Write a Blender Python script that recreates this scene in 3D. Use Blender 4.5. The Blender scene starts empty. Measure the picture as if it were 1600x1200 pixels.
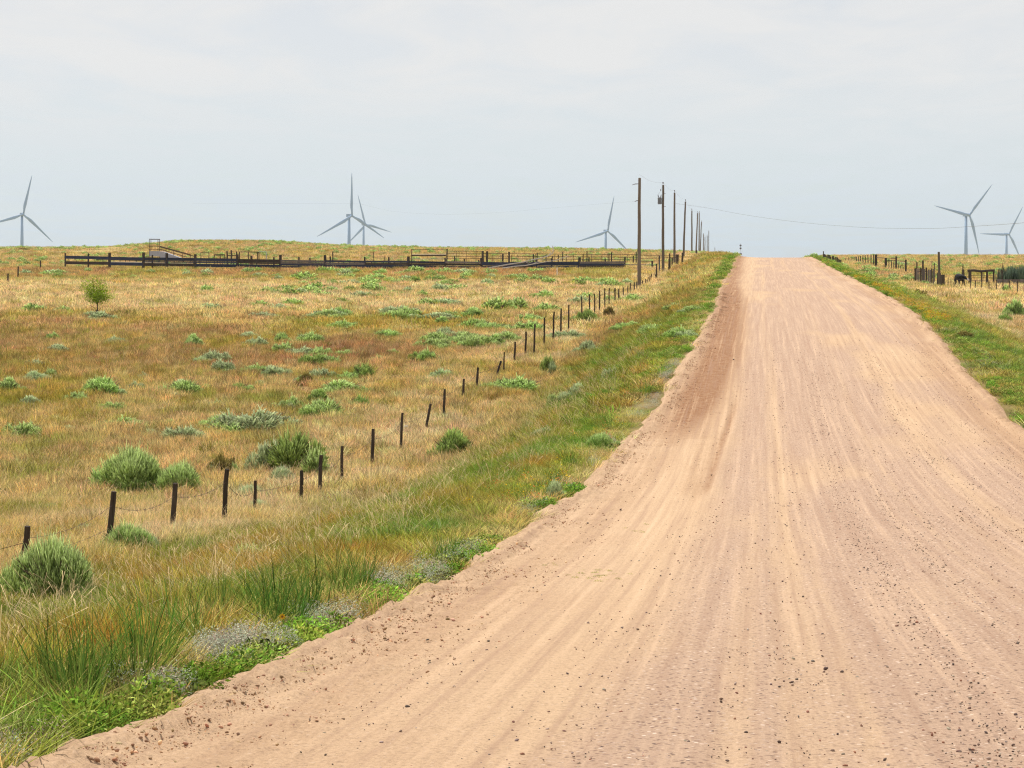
import bpy, math, random
import numpy as np
from mathutils import Vector, Matrix
R = math.radians
random.seed(7); rng = np.random.default_rng(11)
sc = bpy.context.scene
C = sc.collection

# ------------------------------------------------------------ camera, sky, sun, exposure
EYE = 1.7; F = 2800.0; HY = 390.0           # eye height, focal length in photo pixels, eye-level row
cam = bpy.data.cameras.new('camera'); camo = bpy.data.objects.new('camera', cam); C.objects.link(camo)
camo.location = (0, 0, EYE); camo.rotation_euler = (R(90), 0, 0)
cam.sensor_width = 36; cam.lens = 36*F/1600
cam.shift_y = -(600-HY)/1600
cam.clip_start = .1; cam.clip_end = 30000
sc.camera = camo
SUN_EL, SUN_AZ = 60, -28                     # degrees; azimuth from +Y, negative to the left
sun_dir = Vector((math.sin(R(SUN_AZ))*math.cos(R(SUN_EL)), math.cos(R(SUN_AZ))*math.cos(R(SUN_EL)), math.sin(R(SUN_EL))))
w = bpy.data.worlds.new('World'); sc.world = w; w.use_nodes = True
nt = w.node_tree; nt.nodes.clear()
def N(nt, t, **k):
    n = nt.nodes.new(t)
    for a, b in k.items():
        if a.startswith('i_'):
            key = a[2:]; key = int(key) if key.isdigit() else key.replace('_', ' ')
            n.inputs[key].default_value = b
        else: setattr(n, a, b)
    return n
def L(nt, a, b): nt.links.new(a, b)
def ramp(nt, src, stops, interp='LINEAR'):
    r = nt.nodes.new('ShaderNodeValToRGB'); cr = r.color_ramp; cr.interpolation = interp
    while len(cr.elements) < len(stops): cr.elements.new(.5)
    for e, (p, c) in zip(cr.elements, stops):
        e.position = p; e.color = (c[0], c[1], c[2], 1) if hasattr(c, '__len__') else (c, c, c, 1)
    L(nt, src, r.inputs[0]); return r.outputs[0]
def mixc(nt, fac, a, b, blend='MIX'):
    m = nt.nodes.new('ShaderNodeMix'); m.data_type = 'RGBA'; m.blend_type = blend
    for s, v in ((m.inputs[0], fac), (m.inputs[6], a), (m.inputs[7], b)):
        if hasattr(v, 'is_linked'): L(nt, v, s)
        elif hasattr(v, '__len__'): s.default_value = (v[0], v[1], v[2], 1)
        else: s.default_value = v
    return m.outputs[2]
def math_(nt, op, a, b=0.0, c=None):
    m = nt.nodes.new('ShaderNodeMath'); m.operation = op
    for i, v in enumerate((a, b) if c is None else (a, b, c)):
        if hasattr(v, 'is_linked'): L(nt, v, m.inputs[i])
        else: m.inputs[i].default_value = v
    return m.outputs[0]
sky = N(nt, 'ShaderNodeTexSky', sky_type='NISHITA', sun_disc=False, sun_elevation=R(SUN_EL), sun_rotation=R(SUN_AZ), air_density=1.0, dust_density=1.5, altitude=1500)
skys = mixc(nt, 1.0, sky.outputs[0], (.10, .10, .10), 'MULTIPLY')
geo = N(nt, 'ShaderNodeTexCoord')
sep = N(nt, 'ShaderNodeSeparateXYZ'); L(nt, geo.outputs['Generated'], sep.inputs[0])
zc = math_(nt, 'ADD', math_(nt, 'MAXIMUM', sep.outputs[2], 0.0), .06)
cx = math_(nt, 'DIVIDE', sep.outputs[0], zc); cy = math_(nt, 'DIVIDE', sep.outputs[1], zc)
cmb = N(nt, 'ShaderNodeCombineXYZ'); L(nt, cx, cmb.inputs[0]); L(nt, cy, cmb.inputs[1])
mp = N(nt, 'ShaderNodeMapping'); mp.inputs['Scale'].default_value = (1.7, .95, 1); mp.inputs['Rotation'].default_value = (0, 0, .12)
mp.inputs['Location'].default_value = (3.1, 1.7, 0)
L(nt, cmb.outputs[0], mp.inputs[0])
n1 = N(nt, 'ShaderNodeTexNoise', i_Scale=1.1, i_Detail=6.0, i_Roughness=.55, i_Distortion=.6); L(nt, mp.outputs[0], n1.inputs['Vector'])
cloudfac = ramp(nt, n1.outputs[0], [(.34, .80), (.60, .985)])
lowband = ramp(nt, sep.outputs[2], [(0.0, (.635, .72, .78)), (.04, (.71, .768, .80)), (.10, (.82, .82, .815)), (.5, (.81, .805, .80))])
skycol = mixc(nt, cloudfac, skys, lowband)
bg = N(nt, 'ShaderNodeBackground'); bg.inputs[1].default_value = 1.0
L(nt, skycol, bg.inputs[0])
wo = N(nt, 'ShaderNodeOutputWorld'); L(nt, bg.outputs[0], wo.inputs[0])
sl = bpy.data.lights.new('sun', 'SUN'); sl.energy = 4.8; sl.angle = R(.8); sl.color = (1, .95, .86)
so = bpy.data.objects.new('sun', sl); C.objects.link(so); so.rotation_euler = sun_dir.to_track_quat('Z', 'Y').to_euler()
sc.view_settings.view_transform = 'Standard'; sc.view_settings.look = 'None'; sc.view_settings.gamma = 1
sc.view_settings.use_curve_mapping = False; sc.view_settings.exposure = 0
sc.render.engine = 'CYCLES'
sc.cycles.max_bounces = 6; sc.cycles.diffuse_bounces = 3; sc.cycles.glossy_bounces = 2
sc.cycles.transmission_bounces = 4; sc.cycles.transparent_max_bounces = 6; sc.cycles.volume_bounces = 0
sc.cycles.use_denoising = True; sc.cycles.denoising_prefilter = 'NONE'; sc.cycles.denoising_input_passes = 'RGB_ALBEDO_NORMAL'; sc.cycles.sample_clamp_direct = 6; sc.cycles.filter_width = 1.2

# ------------------------------------------------------------ noise and terrain
def _hash(ix, iy, s):
    h = (ix*374761393 + iy*668265263 + s*1442695041) & 0xffffffff
    h = ((h ^ (h >> 13))*1274126177) & 0xffffffff
    return ((h ^ (h >> 16)) & 0xffff)/65535.0
def vnoise(x, y, s=0):
    x = np.asarray(x, float); y = np.asarray(y, float)
    ix = np.floor(x).astype(np.int64); iy = np.floor(y).astype(np.int64)
    fx = x-ix; fy = y-iy; fx = fx*fx*(3-2*fx); fy = fy*fy*(3-2*fy)
    a = _hash(ix, iy, s); b = _hash(ix+1, iy, s); c = _hash(ix, iy+1, s); d = _hash(ix+1, iy+1, s)
    return (a*(1-fx)+b*fx)*(1-fy) + (c*(1-fx)+d*fx)*fy
def fbm(x, y, o=3, s=0):
    t = 0; a = .5; n = 0
    for i in range(o):
        t = t + a*vnoise(x*2**i+i*17.3, y*2**i-i*9.1, s+i); n += a; a *= .5
    return t/n
def sstep(a, b, x):
    t = np.clip((np.asarray(x, float)-a)/(b-a), 0, 1); return t*t*(3-2*t)
def pch(pts):
    xs = np.array([p[0] for p in pts], float); ys = np.array([p[1] for p in pts], float)
    h = np.diff(xs); dl = np.diff(ys)/h; m = np.zeros(len(xs)); m[0] = dl[0]; m[-1] = dl[-1]
    for i in range(1, len(xs)-1):
        if dl[i-1]*dl[i] > 0:
            w1 = 2*h[i]+h[i-1]; w2 = h[i]+2*h[i-1]; m[i] = (w1+w2)/(w1/dl[i-1]+w2/dl[i])
    def f(x):
        x = np.clip(np.asarray(x, float), xs[0], xs[-1])
        k = np.clip(np.searchsorted(xs, x, side='right')-1, 0, len(xs)-2)
        t = (x-xs[k])/h[k]
        return (2*t**3-3*t**2+1)*ys[k]+(t**3-2*t**2+t)*h[k]*m[k]+(-2*t**3+3*t**2)*ys[k+1]+(t**3-t**2)*h[k]*m[k+1]
    return f
K = 390/2800.0                                # the road runs to the right of the view direction: x = u + K*y
H_road = pch([(-300, 6), (-40, 1.9), (0, 1.7), (5, 2.02), (9.4, 2.5), (11.6, 2.72), (16, 3.15), (22, 3.65), (28.7, 4.06), (35, 4.24), (42, 4.22), (53.6, 3.83),
              (64, 3.43), (80, 2.86), (110, 2.42), (168, 1.72), (210, .98), (235, 1.05), (270, 1.7), (340, 3.2), (500, 7), (900, 17), (1600, 32), (2300, 38), (9000, 38)])
H_left = pch([(-300, 8), (-40, 2.6), (0, 2.4), (5, 2.6), (12, 3.6), (20, 4.75), (29, 5.4), (34, 5.75), (40, 6.2), (48.7, 6.85), (56, 6.9), (72, 6.2), (87, 5.7),
              (120, 4.95), (176, 3.9), (233, 2.62), (300, 1.15), (360, 0.0)])
H_right = pch([(-300, 8), (-40, 2.4), (0, 2.1), (20, 3.9), (40, 4.75), (60, 4.5), (100, 4.1), (140, 3.65), (180, 3.75), (240, 2.65), (300, 1.9), (360, 1.41)])
ridge_px = pch([(-3000, 389), (-200, 388.5), (150, 388.5), (230, 383), (290, 378), (400, 378), (470, 382), (550, 386), (640, 388), (800, 390), (900, 391), (1000, 393),
                (1100, 396), (1180, 401), (1300, 401.5), (1800, 401), (5000, 401)])
uL = pch([(-300, -4), (0, -3.4), (9.4, -3.22), (16, -3.15), (28.7, -3.2), (42, -2.85), (64, -2.45), (80, -2.2), (110, -2.6), (210, -3), (9000, -3)])
uR = pch([(-300, 6.5), (0, 6.2), (42, 6.15), (64, 6.6), (80, 6.9), (168, 6.5), (210, 6.0), (9000, 6.0)])
def edgeL(d): return uL(d) + (fbm(d*.45, 0*d+3.3, 3, 5)-.5)*.55*sstep(0, 6, d)
def edgeR(d): return uR(d) + (fbm(d*.4, 0*d+8.3, 3, 9)-.5)*.6
def terrain(u, d):
    u = np.asarray(u, float); d = np.asarray(d, float)
    x = u+K*d
    hr = H_road(d)
    hl = H_left(d); hR = H_right(d)
    dd = np.maximum(d, 60); px = 800+F*x/dd
    rd = (ridge_px(px)-HY)*360/F
    k = sstep(233, 360, d)
    mound = rd
    hl = np.where(d > 233, H_left(233)*(1-k)+mound*k, hl)
    hR = np.where(d > 340, hR, hR)
    fall = 38*sstep(370, 2000, d)
    hl = hl+fall; hR = hR+fall
    eL = uL(d); eR = uR(d)
    aL = sstep(0.0, 7.5, eL-u); aR = sstep(0.0, 6.0, u-eR)
    H = hr*(1-aL)+hl*aL
    H = np.where(u > 1.5, hr*(1-aR)+hR*aR, H)
    off = np.maximum(np.maximum(eL-u, u-eR), 0)
    # the raised verge left of the crest
    H = H - 1.15*np.exp(-((u+7.2)/2.3)**2/2 - ((d-236)/30)**2/2)
    amp = sstep(.5, 5, off)
    rough = (fbm(x*.16, d*.16, 3, 21)-.5)*.34 + (fbm(x*.9, d*.9, 2, 31)-.5)*.12
    rough = rough + (fbm(x*.02, d*.02, 2, 77)-.5)*8*sstep(900, 2500, d)
    H = H - amp*rough
    return EYE - H
def zg(u, d): return float(terrain(u, d))
def zx(x, y): return float(terrain(x-K*y, y))
_ds = np.concatenate([np.arange(8, 60, .1), np.arange(60, 400, .5)])
def ground_at(px, py):
    x = (px-800)/F*_ds; z = EYE-(py-HY)/F*_ds
    t = terrain(x-K*_ds, _ds)
    i = int(np.argmax(t >= z)) if (t >= z).any() else len(_ds)-1
    d = _ds[i]; return (px-800)/F*d, d
def pt(px, py, d): return Vector(((px-800)/F*d, d, EYE-(py-HY)/F*d))

# ------------------------------------------------------------ vegetation colour (kind of plant growing, by place)
S_ = np.array
PAL = dict(straw=S_((.70, .525, .23)), pale=S_((.78, .60, .34)), gold=S_((.49, .365, .085)), rust=S_((.47, .29, .13)), olive=S_((.31, .31, .05)),
           green=S_((.14, .24, .045)), bright=S_((.20, .36, .04)), sage=S_((.30, .38, .24)))
def veg(u, d):
    """returns colour and the share of green growth"""
    u = np.asarray(u, float); d = np.asarray(d, float); x = u+K*d
    off = uL(d)-u; offR = u-uR(d)
    n1 = fbm(x*.23, d*.11, 3, 41); n2 = fbm(x*.7+5, d*.42, 3, 51); n3 = fbm(x*.09, d*.045, 2, 61); n4 = fbm(x*2.1, d*1.5, 2, 71)
    def m(a, b, t): t = np.clip(t, 0, 1)[..., None]; return a*(1-t)+b*t
    o = np.ones(u.shape+(1,))
    field = m(PAL['gold']*o, PAL['straw']*o, sstep(.28, .55, n1))
    field = m(field, PAL['olive']*o, sstep(.52, .72, n2)*.75)
    rb = sstep(76, 92, d)*(1-sstep(118, 136, d))
    field = m(field, PAL['rust']*o, np.clip(rb*sstep(.44, .64, .5*n3+.5*n1+.12)*.7 + .45*sstep(.6, .75, n1)*sstep(40, 60, d)*(1-sstep(140, 160, d)), 0, 1))
    field = m(field, PAL['pale']*o, sstep(126, 142, d)*(1-sstep(186, 205, d))*sstep(.25, .5, n2+.1)*.75)
    field = m(field, PAL['olive']*1.1*o, sstep(190, 205, d)*(1-.55*sstep(238, 246, d))*sstep(.38, .6, n1)*.7)
    field = m(field, PAL['rust']*1.1*o, sstep(200, 215, d)*(1-sstep(232, 240, d))*sstep(.40, .55, n3+.1)*.85)
    field = m(field, (PAL['pale']*.5+PAL['rust']*.5)*o, sstep(238, 250, d)*sstep(.35, .55, n2)*.75)
    strip = m(PAL['straw']*o, PAL['pale']*o, sstep(.4, .6, n2)); strip = m(strip, PAL['gold']*o, sstep(.58, .7, n1)*.7)
    sw = sstep(7.0, 8.4, off+2*(n1-.5))*(1-sstep(11.5, 15.5, off+3*(n2-.5)))
    c = m(field, strip, sw)
    n2 = n2 + .13*sstep(19, 27, d)*(1-sstep(80, 110, d)) - .07*(1-sstep(16, 20, d))
    orange = m(PAL['gold']*o, S_((.50, .235, .045))*o, sstep(.36, .56, n4)*.85)
    gr = m(m(PAL['green']*o, PAL['bright']*o, (.5*sstep(22, 30, d))), PAL['olive']*o, sstep(.42, .65, n4))
    verge = m(orange, gr, sstep(.40, .54, n2*.5+n1*.2+n4*.3+.04*np.sin(d*.35)))
    vw = 1-sstep(5.2, 7.6, off+3.2*(n1-.5)+.8*np.sin(d*.13))
    far = sstep(75, 110, d)
    vw = vw*(1-.45*far)
    c = m(c, verge, vw)
    green = vw*sstep(.40, .54, n2*.5+n1*.2+n4*.3+.04*np.sin(d*.35))
    edge = 1-sstep(.5, 1.3, off+.6*(n4-.5)); c = m(c, m(PAL['bright']*o, PAL['straw']*o, sstep(.3, .5, n4)), edge*.6*(1-.6*sstep(70, 150, d)))
    # right side
    vR = 1-sstep(2.6, 4.4, offR+2.6*(n1-.5)-.008*d)
    right = m(strip, field, sstep(150, 200, d)*.6)
    gR = m(PAL['green']*1.15*o, PAL['bright']*o, sstep(.4, .6, n4)); gR = m(gR, PAL['gold']*o, sstep(.5, .62, n2)*.7)
    right = m(right, gR, vR*.9)
    c = np.where((u > 2)[..., None], right, c); green = np.where(u > 2, vR, green)
    return c, np.clip(green, 0, 1), vw, edge

# ------------------------------------------------------------ mesh helpers
class MB:
    def __init__(s): s.v = []; s.f = []
    def add(s, vs, fs):
        o = len(s.v); s.v += [tuple(v) for v in vs]; s.f += [tuple(i+o for i in f) for f in fs]; return s
    def beam(s, a, b, w, h, up=Vector((0, 0, 1)), jit=0):
        a = Vector(a); b = Vector(b); t = (b-a).normalized()
        if abs(t.dot(up)) > .95: up = Vector((0, 1, 0))
        r = t.cross(up).normalized(); n = r.cross(t)
        vs = []
        for p in (a, b):
            for i, j in ((-1, -1), (1, -1), (1, 1), (-1, 1)):
                vs.append(p + r*i*w/2*(1+jit*random.uniform(-1, 1)) + n*j*h/2*(1+jit*random.uniform(-1, 1)))
        return s.add(vs, [(3, 2, 1, 0), (4, 5, 6, 7), (0, 1, 5, 4), (1, 2, 6, 5), (2, 3, 7, 6), (3, 0, 4, 7)])
    def tube(s, pts, rad, n=6, caps=True):
        pts = [Vector(p) for p in pts]; rad = rad if hasattr(rad, '__len__') else [rad]*len(pts)
        vs = []; fs = []
        for i, p in enumerate(pts):
            t = (pts[min(i+1, len(pts)-1)]-pts[max(i-1, 0)]).normalized()
            up = Vector((0, 0, 1)) if abs(t.z) < .9 else Vector((0, 1, 0))
            r = t.cross(up).normalized(); m = r.cross(t)
            for k in range(n):
                a = 2*math.pi*k/n; vs.append(p+(r*math.cos(a)+m*math.sin(a))*rad[i])
        for i in range(len(pts)-1):
            for k in range(n):
                fs.append((i*n+k, i*n+(k+1) % n, (i+1)*n+(k+1) % n, (i+1)*n+k))
        if caps: fs += [tuple(range(n))[::-1], tuple((len(pts)-1)*n+k for k in range(n))]
        return s.add(vs, fs)
    def mesh(s, name, mat, smooth=False):
        me = bpy.data.meshes.new(name); me.from_pydata(s.v, [], s.f); me.materials.append(mat)
        if smooth: me.polygons.foreach_set('use_smooth', [True]*len(me.polygons))
        me.update(); return me
    def obj(s, name, mat, parent=None, smooth=False):
        o = bpy.data.objects.new(name, s.mesh(name, mat, smooth)); C.objects.link(o)
        if parent: o.parent = parent; o.matrix_parent_inverse = parent_inv(parent)
        return o
def parent_inv(p):
    M = Matrix.LocRotScale(p.location, p.rotation_euler, p.scale); return M.inverted()
def tag(o, label=None, cat=None, group=None, kind=None):
    for k, v in (('label', label), ('category', cat), ('group', group), ('kind', kind)):
        if v: o[k] = v
    return o
def empty(name, loc, label, cat, group=None):
    o = bpy.data.objects.new(name, None); C.objects.link(o); o.location = loc; o.empty_display_size = .2
    return tag(o, label, cat, group)
def npmesh(name, V, quads=None, tris=None, mats=(), attrs=None, smooth=False):
    me = bpy.data.meshes.new(name)
    V = np.asarray(V, np.float32); me.vertices.add(len(V)); me.vertices.foreach_set('co', V.ravel())
    if quads is not None or tris is not None:
        nq = 0 if quads is None else len(quads); ntr = 0 if tris is None else len(tris)
        idx = []
        if nq: idx.append(np.asarray(quads, np.int32).ravel())
        if ntr: idx.append(np.asarray(tris, np.int32).ravel())
        idx = np.concatenate(idx); me.loops.add(len(idx)); me.loops.foreach_set('vertex_index', idx)
        ls = np.concatenate([np.arange(nq)*4, nq*4+np.arange(ntr)*3]).astype(np.int32)
        me.polygons.add(nq+ntr); me.polygons.foreach_set('loop_start', ls)
        if smooth: me.polygons.foreach_set('use_smooth', np.ones(nq+ntr, bool))
    for m in mats: me.materials.append(m)
    for k, (ty, arr) in (attrs or {}).items():
        a = me.attributes.new(k, ty, 'POINT'); arr = np.asarray(arr, np.float32)
        if ty == 'FLOAT': a.data.foreach_set('value', arr.ravel())
        elif ty == 'FLOAT_VECTOR': a.data.foreach_set('vector', arr.ravel())
        elif ty == 'FLOAT_COLOR':
            if arr.shape[1] == 3: arr = np.concatenate([arr, np.ones((len(arr), 1), np.float32)], 1)
            a.data.foreach_set('color', arr.ravel())
        elif ty == 'INT': a.data.foreach_set('value', arr.astype(np.int32).ravel())
    me.update(calc_edges=True); me.validate(); return me

# ------------------------------------------------------------ materials
def newmat(name):
    m = bpy.data.materials.new(name); m.use_nodes = True; t = m.node_tree; t.nodes.clear()
    o = t.nodes.new('ShaderNodeOutputMaterial'); return m, t, o
def wood(name, c1, c2, rough=.9, scale=9, stretch=(1, 1, .12)):
    m, t, o = newmat(name)
    tc = N(t, 'ShaderNodeTexCoord'); oi = N(t, 'ShaderNodeObjectInfo')
    mp = N(t, 'ShaderNodeMapping'); mp.inputs['Scale'].default_value = stretch
    add = N(t, 'ShaderNodeVectorMath', operation='ADD'); L(t, tc.outputs['Object'], add.inputs[0])
    L(t, oi.outputs['Random'], add.inputs[1]); L(t, add.outputs[0], mp.inputs[0])
    n = N(t, 'ShaderNodeTexNoise', i_Scale=scale, i_Detail=6.0, i_Roughness=.65); L(t, mp.outputs[0], n.inputs['Vector'])
    c = mixc(t, ramp(t, n.outputs[0], [(.3, 0), (.7, 1)]), c1, c2)
    v = math_(t, 'MULTIPLY_ADD', oi.outputs['Random'], .5, .75)
    hs = N(t, 'ShaderNodeHueSaturation'); L(t, v, hs.inputs['Value']); L(t, c, hs.inputs['Color'])
    b = N(t, 'ShaderNodeBsdfPrincipled', i_Roughness=rough); b.inputs['Specular IOR Level'].default_value = .15; L(t, hs.outputs[0], b.inputs['Base Color'])
    bu = N(t, 'ShaderNodeBump', i_Strength=.5, i_Distance=.02); L(t, n.outputs[0], bu.inputs['Height']); L(t, bu.outputs[0], b.inputs['Normal'])
    L(t, b.outputs[0], o.inputs[0]); return m
def plain(name, c, rough=.6, metal=0, var=.25, scale=6):
    m, t, o = newmat(name)
    tc = N(t, 'ShaderNodeTexCoord'); n = N(t, 'ShaderNodeTexNoise', i_Scale=scale, i_Detail=4.0); L(t, tc.outputs['Object'], n.inputs['Vector'])
    col = mixc(t, n.outputs[0], [v*(1-var) for v in c], [min(1, v*(1+var)) for v in c])
    b = N(t, 'ShaderNodeBsdfPrincipled', i_Roughness=rough, i_Metallic=metal); b.inputs['Specular IOR Level'].default_value = .2; L(t, col, b.inputs['Base Color']); L(t, b.outputs[0], o.inputs[0])
    return m
def leafmat(name, mode, col=(.2, .3, .1), tip=None, trans=.35, hue=.04):
    """mode: 'inst' reads the tint of each clump; 'obj' varies from plant to plant"""
    m, t, o = newmat(name)
    sh = N(t, 'ShaderNodeAttribute', attribute_name='shade')
    if mode == 'inst':
        at = N(t, 'ShaderNodeAttribute', attribute_name='tint', attribute_type='INSTANCER'); base = at.outputs['Color']
    else:
        oi = N(t, 'ShaderNodeObjectInfo')
        hs = N(t, 'ShaderNodeHueSaturation'); hs.inputs['Color'].default_value = (*col, 1)
        L(t, math_(t, 'MULTIPLY_ADD', oi.outputs['Random'], hue, .49-hue/2), hs.inputs['Hue'])
        L(t, math_(t, 'MULTIPLY_ADD', oi.outputs['Random'], .5, .75), hs.inputs['Value']); base = hs.outputs[0]
    if tip is not None:
        ta = N(t, 'ShaderNodeAttribute', attribute_name='tip')
        base = mixc(t, ta.outputs['Fac'], base, tip)
    v = math_(t, 'MULTIPLY_ADD', sh.outputs['Fac'], 1.4, .30)
    cm = N(t, 'ShaderNodeVectorMath', operation='SCALE'); L(t, base, cm.inputs[0]); L(t, v, cm.inputs['Scale'])
    d = N(t, 'ShaderNodeBsdfDiffuse'); tr = N(t, 'ShaderNodeBsdfTranslucent')
    L(t, cm.outputs[0], d.inputs[0]); L(t, cm.outputs[0], tr.inputs[0])
    mx = N(t, 'ShaderNodeMixShader'); mx.inputs[0].default_value = trans; L(t, d.outputs[0], mx.inputs[1]); L(t, tr.outputs[0], mx.inputs[2])
    L(t, mx.outputs[0], o.inputs[0]); return m

# ground soil and litter
mg, t, o = newmat('prairie_soil')
at = N(t, 'ShaderNodeAttribute', attribute_name='tint'); tc = N(t, 'ShaderNodeTexCoord')
n = N(t, 'ShaderNodeTexNoise', i_Scale=1.3, i_Detail=8.0, i_Roughness=.75); L(t, tc.outputs['Object'], n.inputs['Vector'])
n2 = N(t, 'ShaderNodeTexNoise', i_Scale=14.0, i_Detail=5.0, i_Roughness=.8); L(t, tc.outputs['Object'], n2.inputs['Vector'])
n3 = N(t, 'ShaderNodeTexNoise', i_Scale=.35, i_Detail=6.0, i_Roughness=.8); L(t, tc.outputs['Object'], n3.inputs['Vector'])
c = mixc(t, ramp(t, n.outputs[0], [(.35, 0), (.65, 1)]), mixc(t, 1, at.outputs['Color'], (.55, .5, .45), 'MULTIPLY'), mixc(t, 1, at.outputs['Color'], (1.0, 1.0, 1.0), 'MULTIPLY'))
c = mixc(t, ramp(t, n2.outputs[0], [(.4, 0), (.7, .55)]), c, (.32, .22, .13))
c = mixc(t, ramp(t, n3.outputs[0], [(.52, 0), (.66, .55)]), c, (.16, .2, .07))
b = N(t, 'ShaderNodeBsdfPrincipled', i_Roughness=1.0); b.inputs['Specular IOR Level'].default_value = .1
L(t, c, b.inputs['Base Color'])
bu = N(t, 'ShaderNodeBump', i_Strength=.8, i_Distance=.08); L(t, n2.outputs[0], bu.inputs['Height']); L(t, bu.outputs[0], b.inputs['Normal'])
L(t, b.outputs[0], o.inputs[0])

# road: sand, gravel and moist dirt, mixed by masks that come from the wheel lanes
mr, t, o = newmat('sandy_gravel')
tc = N(t, 'ShaderNodeTexCoord'); gv = N(t, 'ShaderNodeAttribute', attribute_name='gravel'); di = N(t, 'ShaderNodeAttribute', attribute_name='dirt'); pa = N(t, 'ShaderNodeAttribute', attribute_name='sand')
def tex(scale, detail=5., rough=.7, vec=None):
    q = N(t, 'ShaderNodeTexNoise', i_Scale=scale, i_Detail=detail, i_Roughness=rough); L(t, vec or tc.outputs['Object'], q.inputs['Vector']); return q.outputs[0]
fine = tex(38., 6., .8); mid = tex(5.); big = tex(.35, 4.)
base = mixc(t, ramp(t, big, [(.3, 0), (.7, 1)]), (.505, .337, .21), (.55, .38, .24))
base = mixc(t, math_(t, 'MULTIPLY', pa.outputs['Fac'], .6), base, (.58, .40, .25))
base = mixc(t, math_(t, 'MULTIPLY', gv.outputs['Fac'], .7), base, (.42, .285, .215))
base = mixc(t, math_(t, 'MULTIPLY', di.outputs['Fac'], ramp(t, mid, [(.3, .65), (.6, 1)])), base, (.25, .115, .05))
base = mixc(t, ramp(t, fine, [(.34, .6), (.49, .0)]), base, (.17, .11, .075))
base = mixc(t, ramp(t, fine, [(.54, .0), (.72, .4)]), base, (.74, .55, .40))
vo = N(t, 'ShaderNodeTexVoronoi', i_Scale=34.0); L(t, tc.outputs['Object'], vo.inputs['Vector'])
pe = N(t, 'ShaderNodeSeparateColor'); L(t, vo.outputs['Color'], pe.inputs[0])
peb = math_(t, 'MULTIPLY', ramp(t, vo.outputs['Distance'], [(.3, 1), (.5, 0)]), math_(t, 'GREATER_THAN', pe.outputs[0], .52))
peb = math_(t, 'MULTIPLY', peb, math_(t, 'MULTIPLY_ADD', gv.outputs['Fac'], .8, .2))
pcol = ramp(t, pe.outputs[1], [(.0, (.10, .07, .06)), (.45, (.30, .18, .125)), (.8, (.46, .33, .26)), (1, (.78, .62, .5))])
base = mixc(t, peb, base, pcol)
vo2 = N(t, 'ShaderNodeTexVoronoi', i_Scale=13.0); L(t, tc.outputs['Object'], vo2.inputs['Vector'])
pe2 = N(t, 'ShaderNodeSeparateColor'); L(t, vo2.outputs['Color'], pe2.inputs[0])
pb2 = math_(t, 'MULTIPLY', ramp(t, vo2.outputs['Distance'], [(.16, 1), (.3, 0)]), math_(t, 'GREATER_THAN', pe2.outputs[0], .72))
pb2 = math_(t, 'MULTIPLY', pb2, math_(t, 'MULTIPLY_ADD', gv.outputs['Fac'], .55, .08))
base = mixc(t, pb2, base, (.20, .13, .10))
sx = N(t, 'ShaderNodeSeparateXYZ'); L(t, tc.outputs['Object'], sx.inputs[0])
uu_ = math_(t, 'MULTIPLY_ADD', sx.outputs[1], -K, sx.outputs[0])
cv_ = N(t, 'ShaderNodeCombineXYZ'); L(t, math_(t, 'MULTIPLY', uu_, 9.0), cv_.inputs[0]); L(t, math_(t, 'MULTIPLY', sx.outputs[1], .10), cv_.inputs[1])
st_ = tex(1.0, 5., .65, cv_.outputs[0])
base = mixc(t, ramp(t, st_, [(.34, .5), (.50, 0)]), base, (.34, .21, .145)); base = mixc(t, ramp(t, st_, [(.52, 0), (.70, .35)]), base, (.72, .50, .33))
b = N(t, 'ShaderNodeBsdfPrincipled', i_Roughness=.95); b.inputs['Specular IOR Level'].default_value = .15
L(t, base, b.inputs['Base Color'])
hh = math_(t, 'ADD', math_(t, 'MULTIPLY', fine, 1.0), math_(t, 'MULTIPLY', mid, .6))
bu = N(t, 'ShaderNodeBump', i_Strength=.65, i_Distance=.03); L(t, hh, bu.inputs['Height']); L(t, bu.outputs[0], b.inputs['Normal'])
L(t, b.outputs[0], o.inputs[0])

M_post = wood('weathered_post', (.030, .022, .018), (.085, .065, .05), scale=14)
M_pole = wood('pole_wood', (.10, .078, .06), (.19, .155, .125), scale=6)
M_board = wood('tarred_board', (.022, .026, .048), (.05, .058, .10), stretch=(.1, 1, 1), scale=8)
M_grey = wood('bleached_wood', (.40, .36, .33), (.62, .58, .54), scale=8)
M_dull = wood('grey_board', (.10, .085, .085), (.2, .17, .16), scale=8)
M_rust = plain('rusty_pipe', (.075, .042, .03), .8)
M_galv = plain('galvanised_steel', (.42, .43, .46), .5, .4)
M_wire = plain('fence_wire', (.09, .06, .05), .7, .3)
M_cable = plain('power_cable', (.16, .16, .17), .6)
M_tank = plain('transformer_paint', (.16, .17, .20), .5)
M_porc = plain('insulator_glaze', (.11, .08, .08), .3)
M_turb = plain('turbine_haze_tint', (.27, .39, .56), .6, 0, .04, .1)  # pale turbines, with distance haze and backlit shade painted in as blue-grey
M_cow = plain('black_hide', (.006, .005, .005), .7, 0, .5)
M_muz = plain('pale_muzzle', (.5, .42, .36), .8)
M_white = plain('white_paint', (.75, .72, .68), .6)
M_chute = plain('pale_sheet_metal', (.36, .36, .42), .6)
M_stone = None

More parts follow.
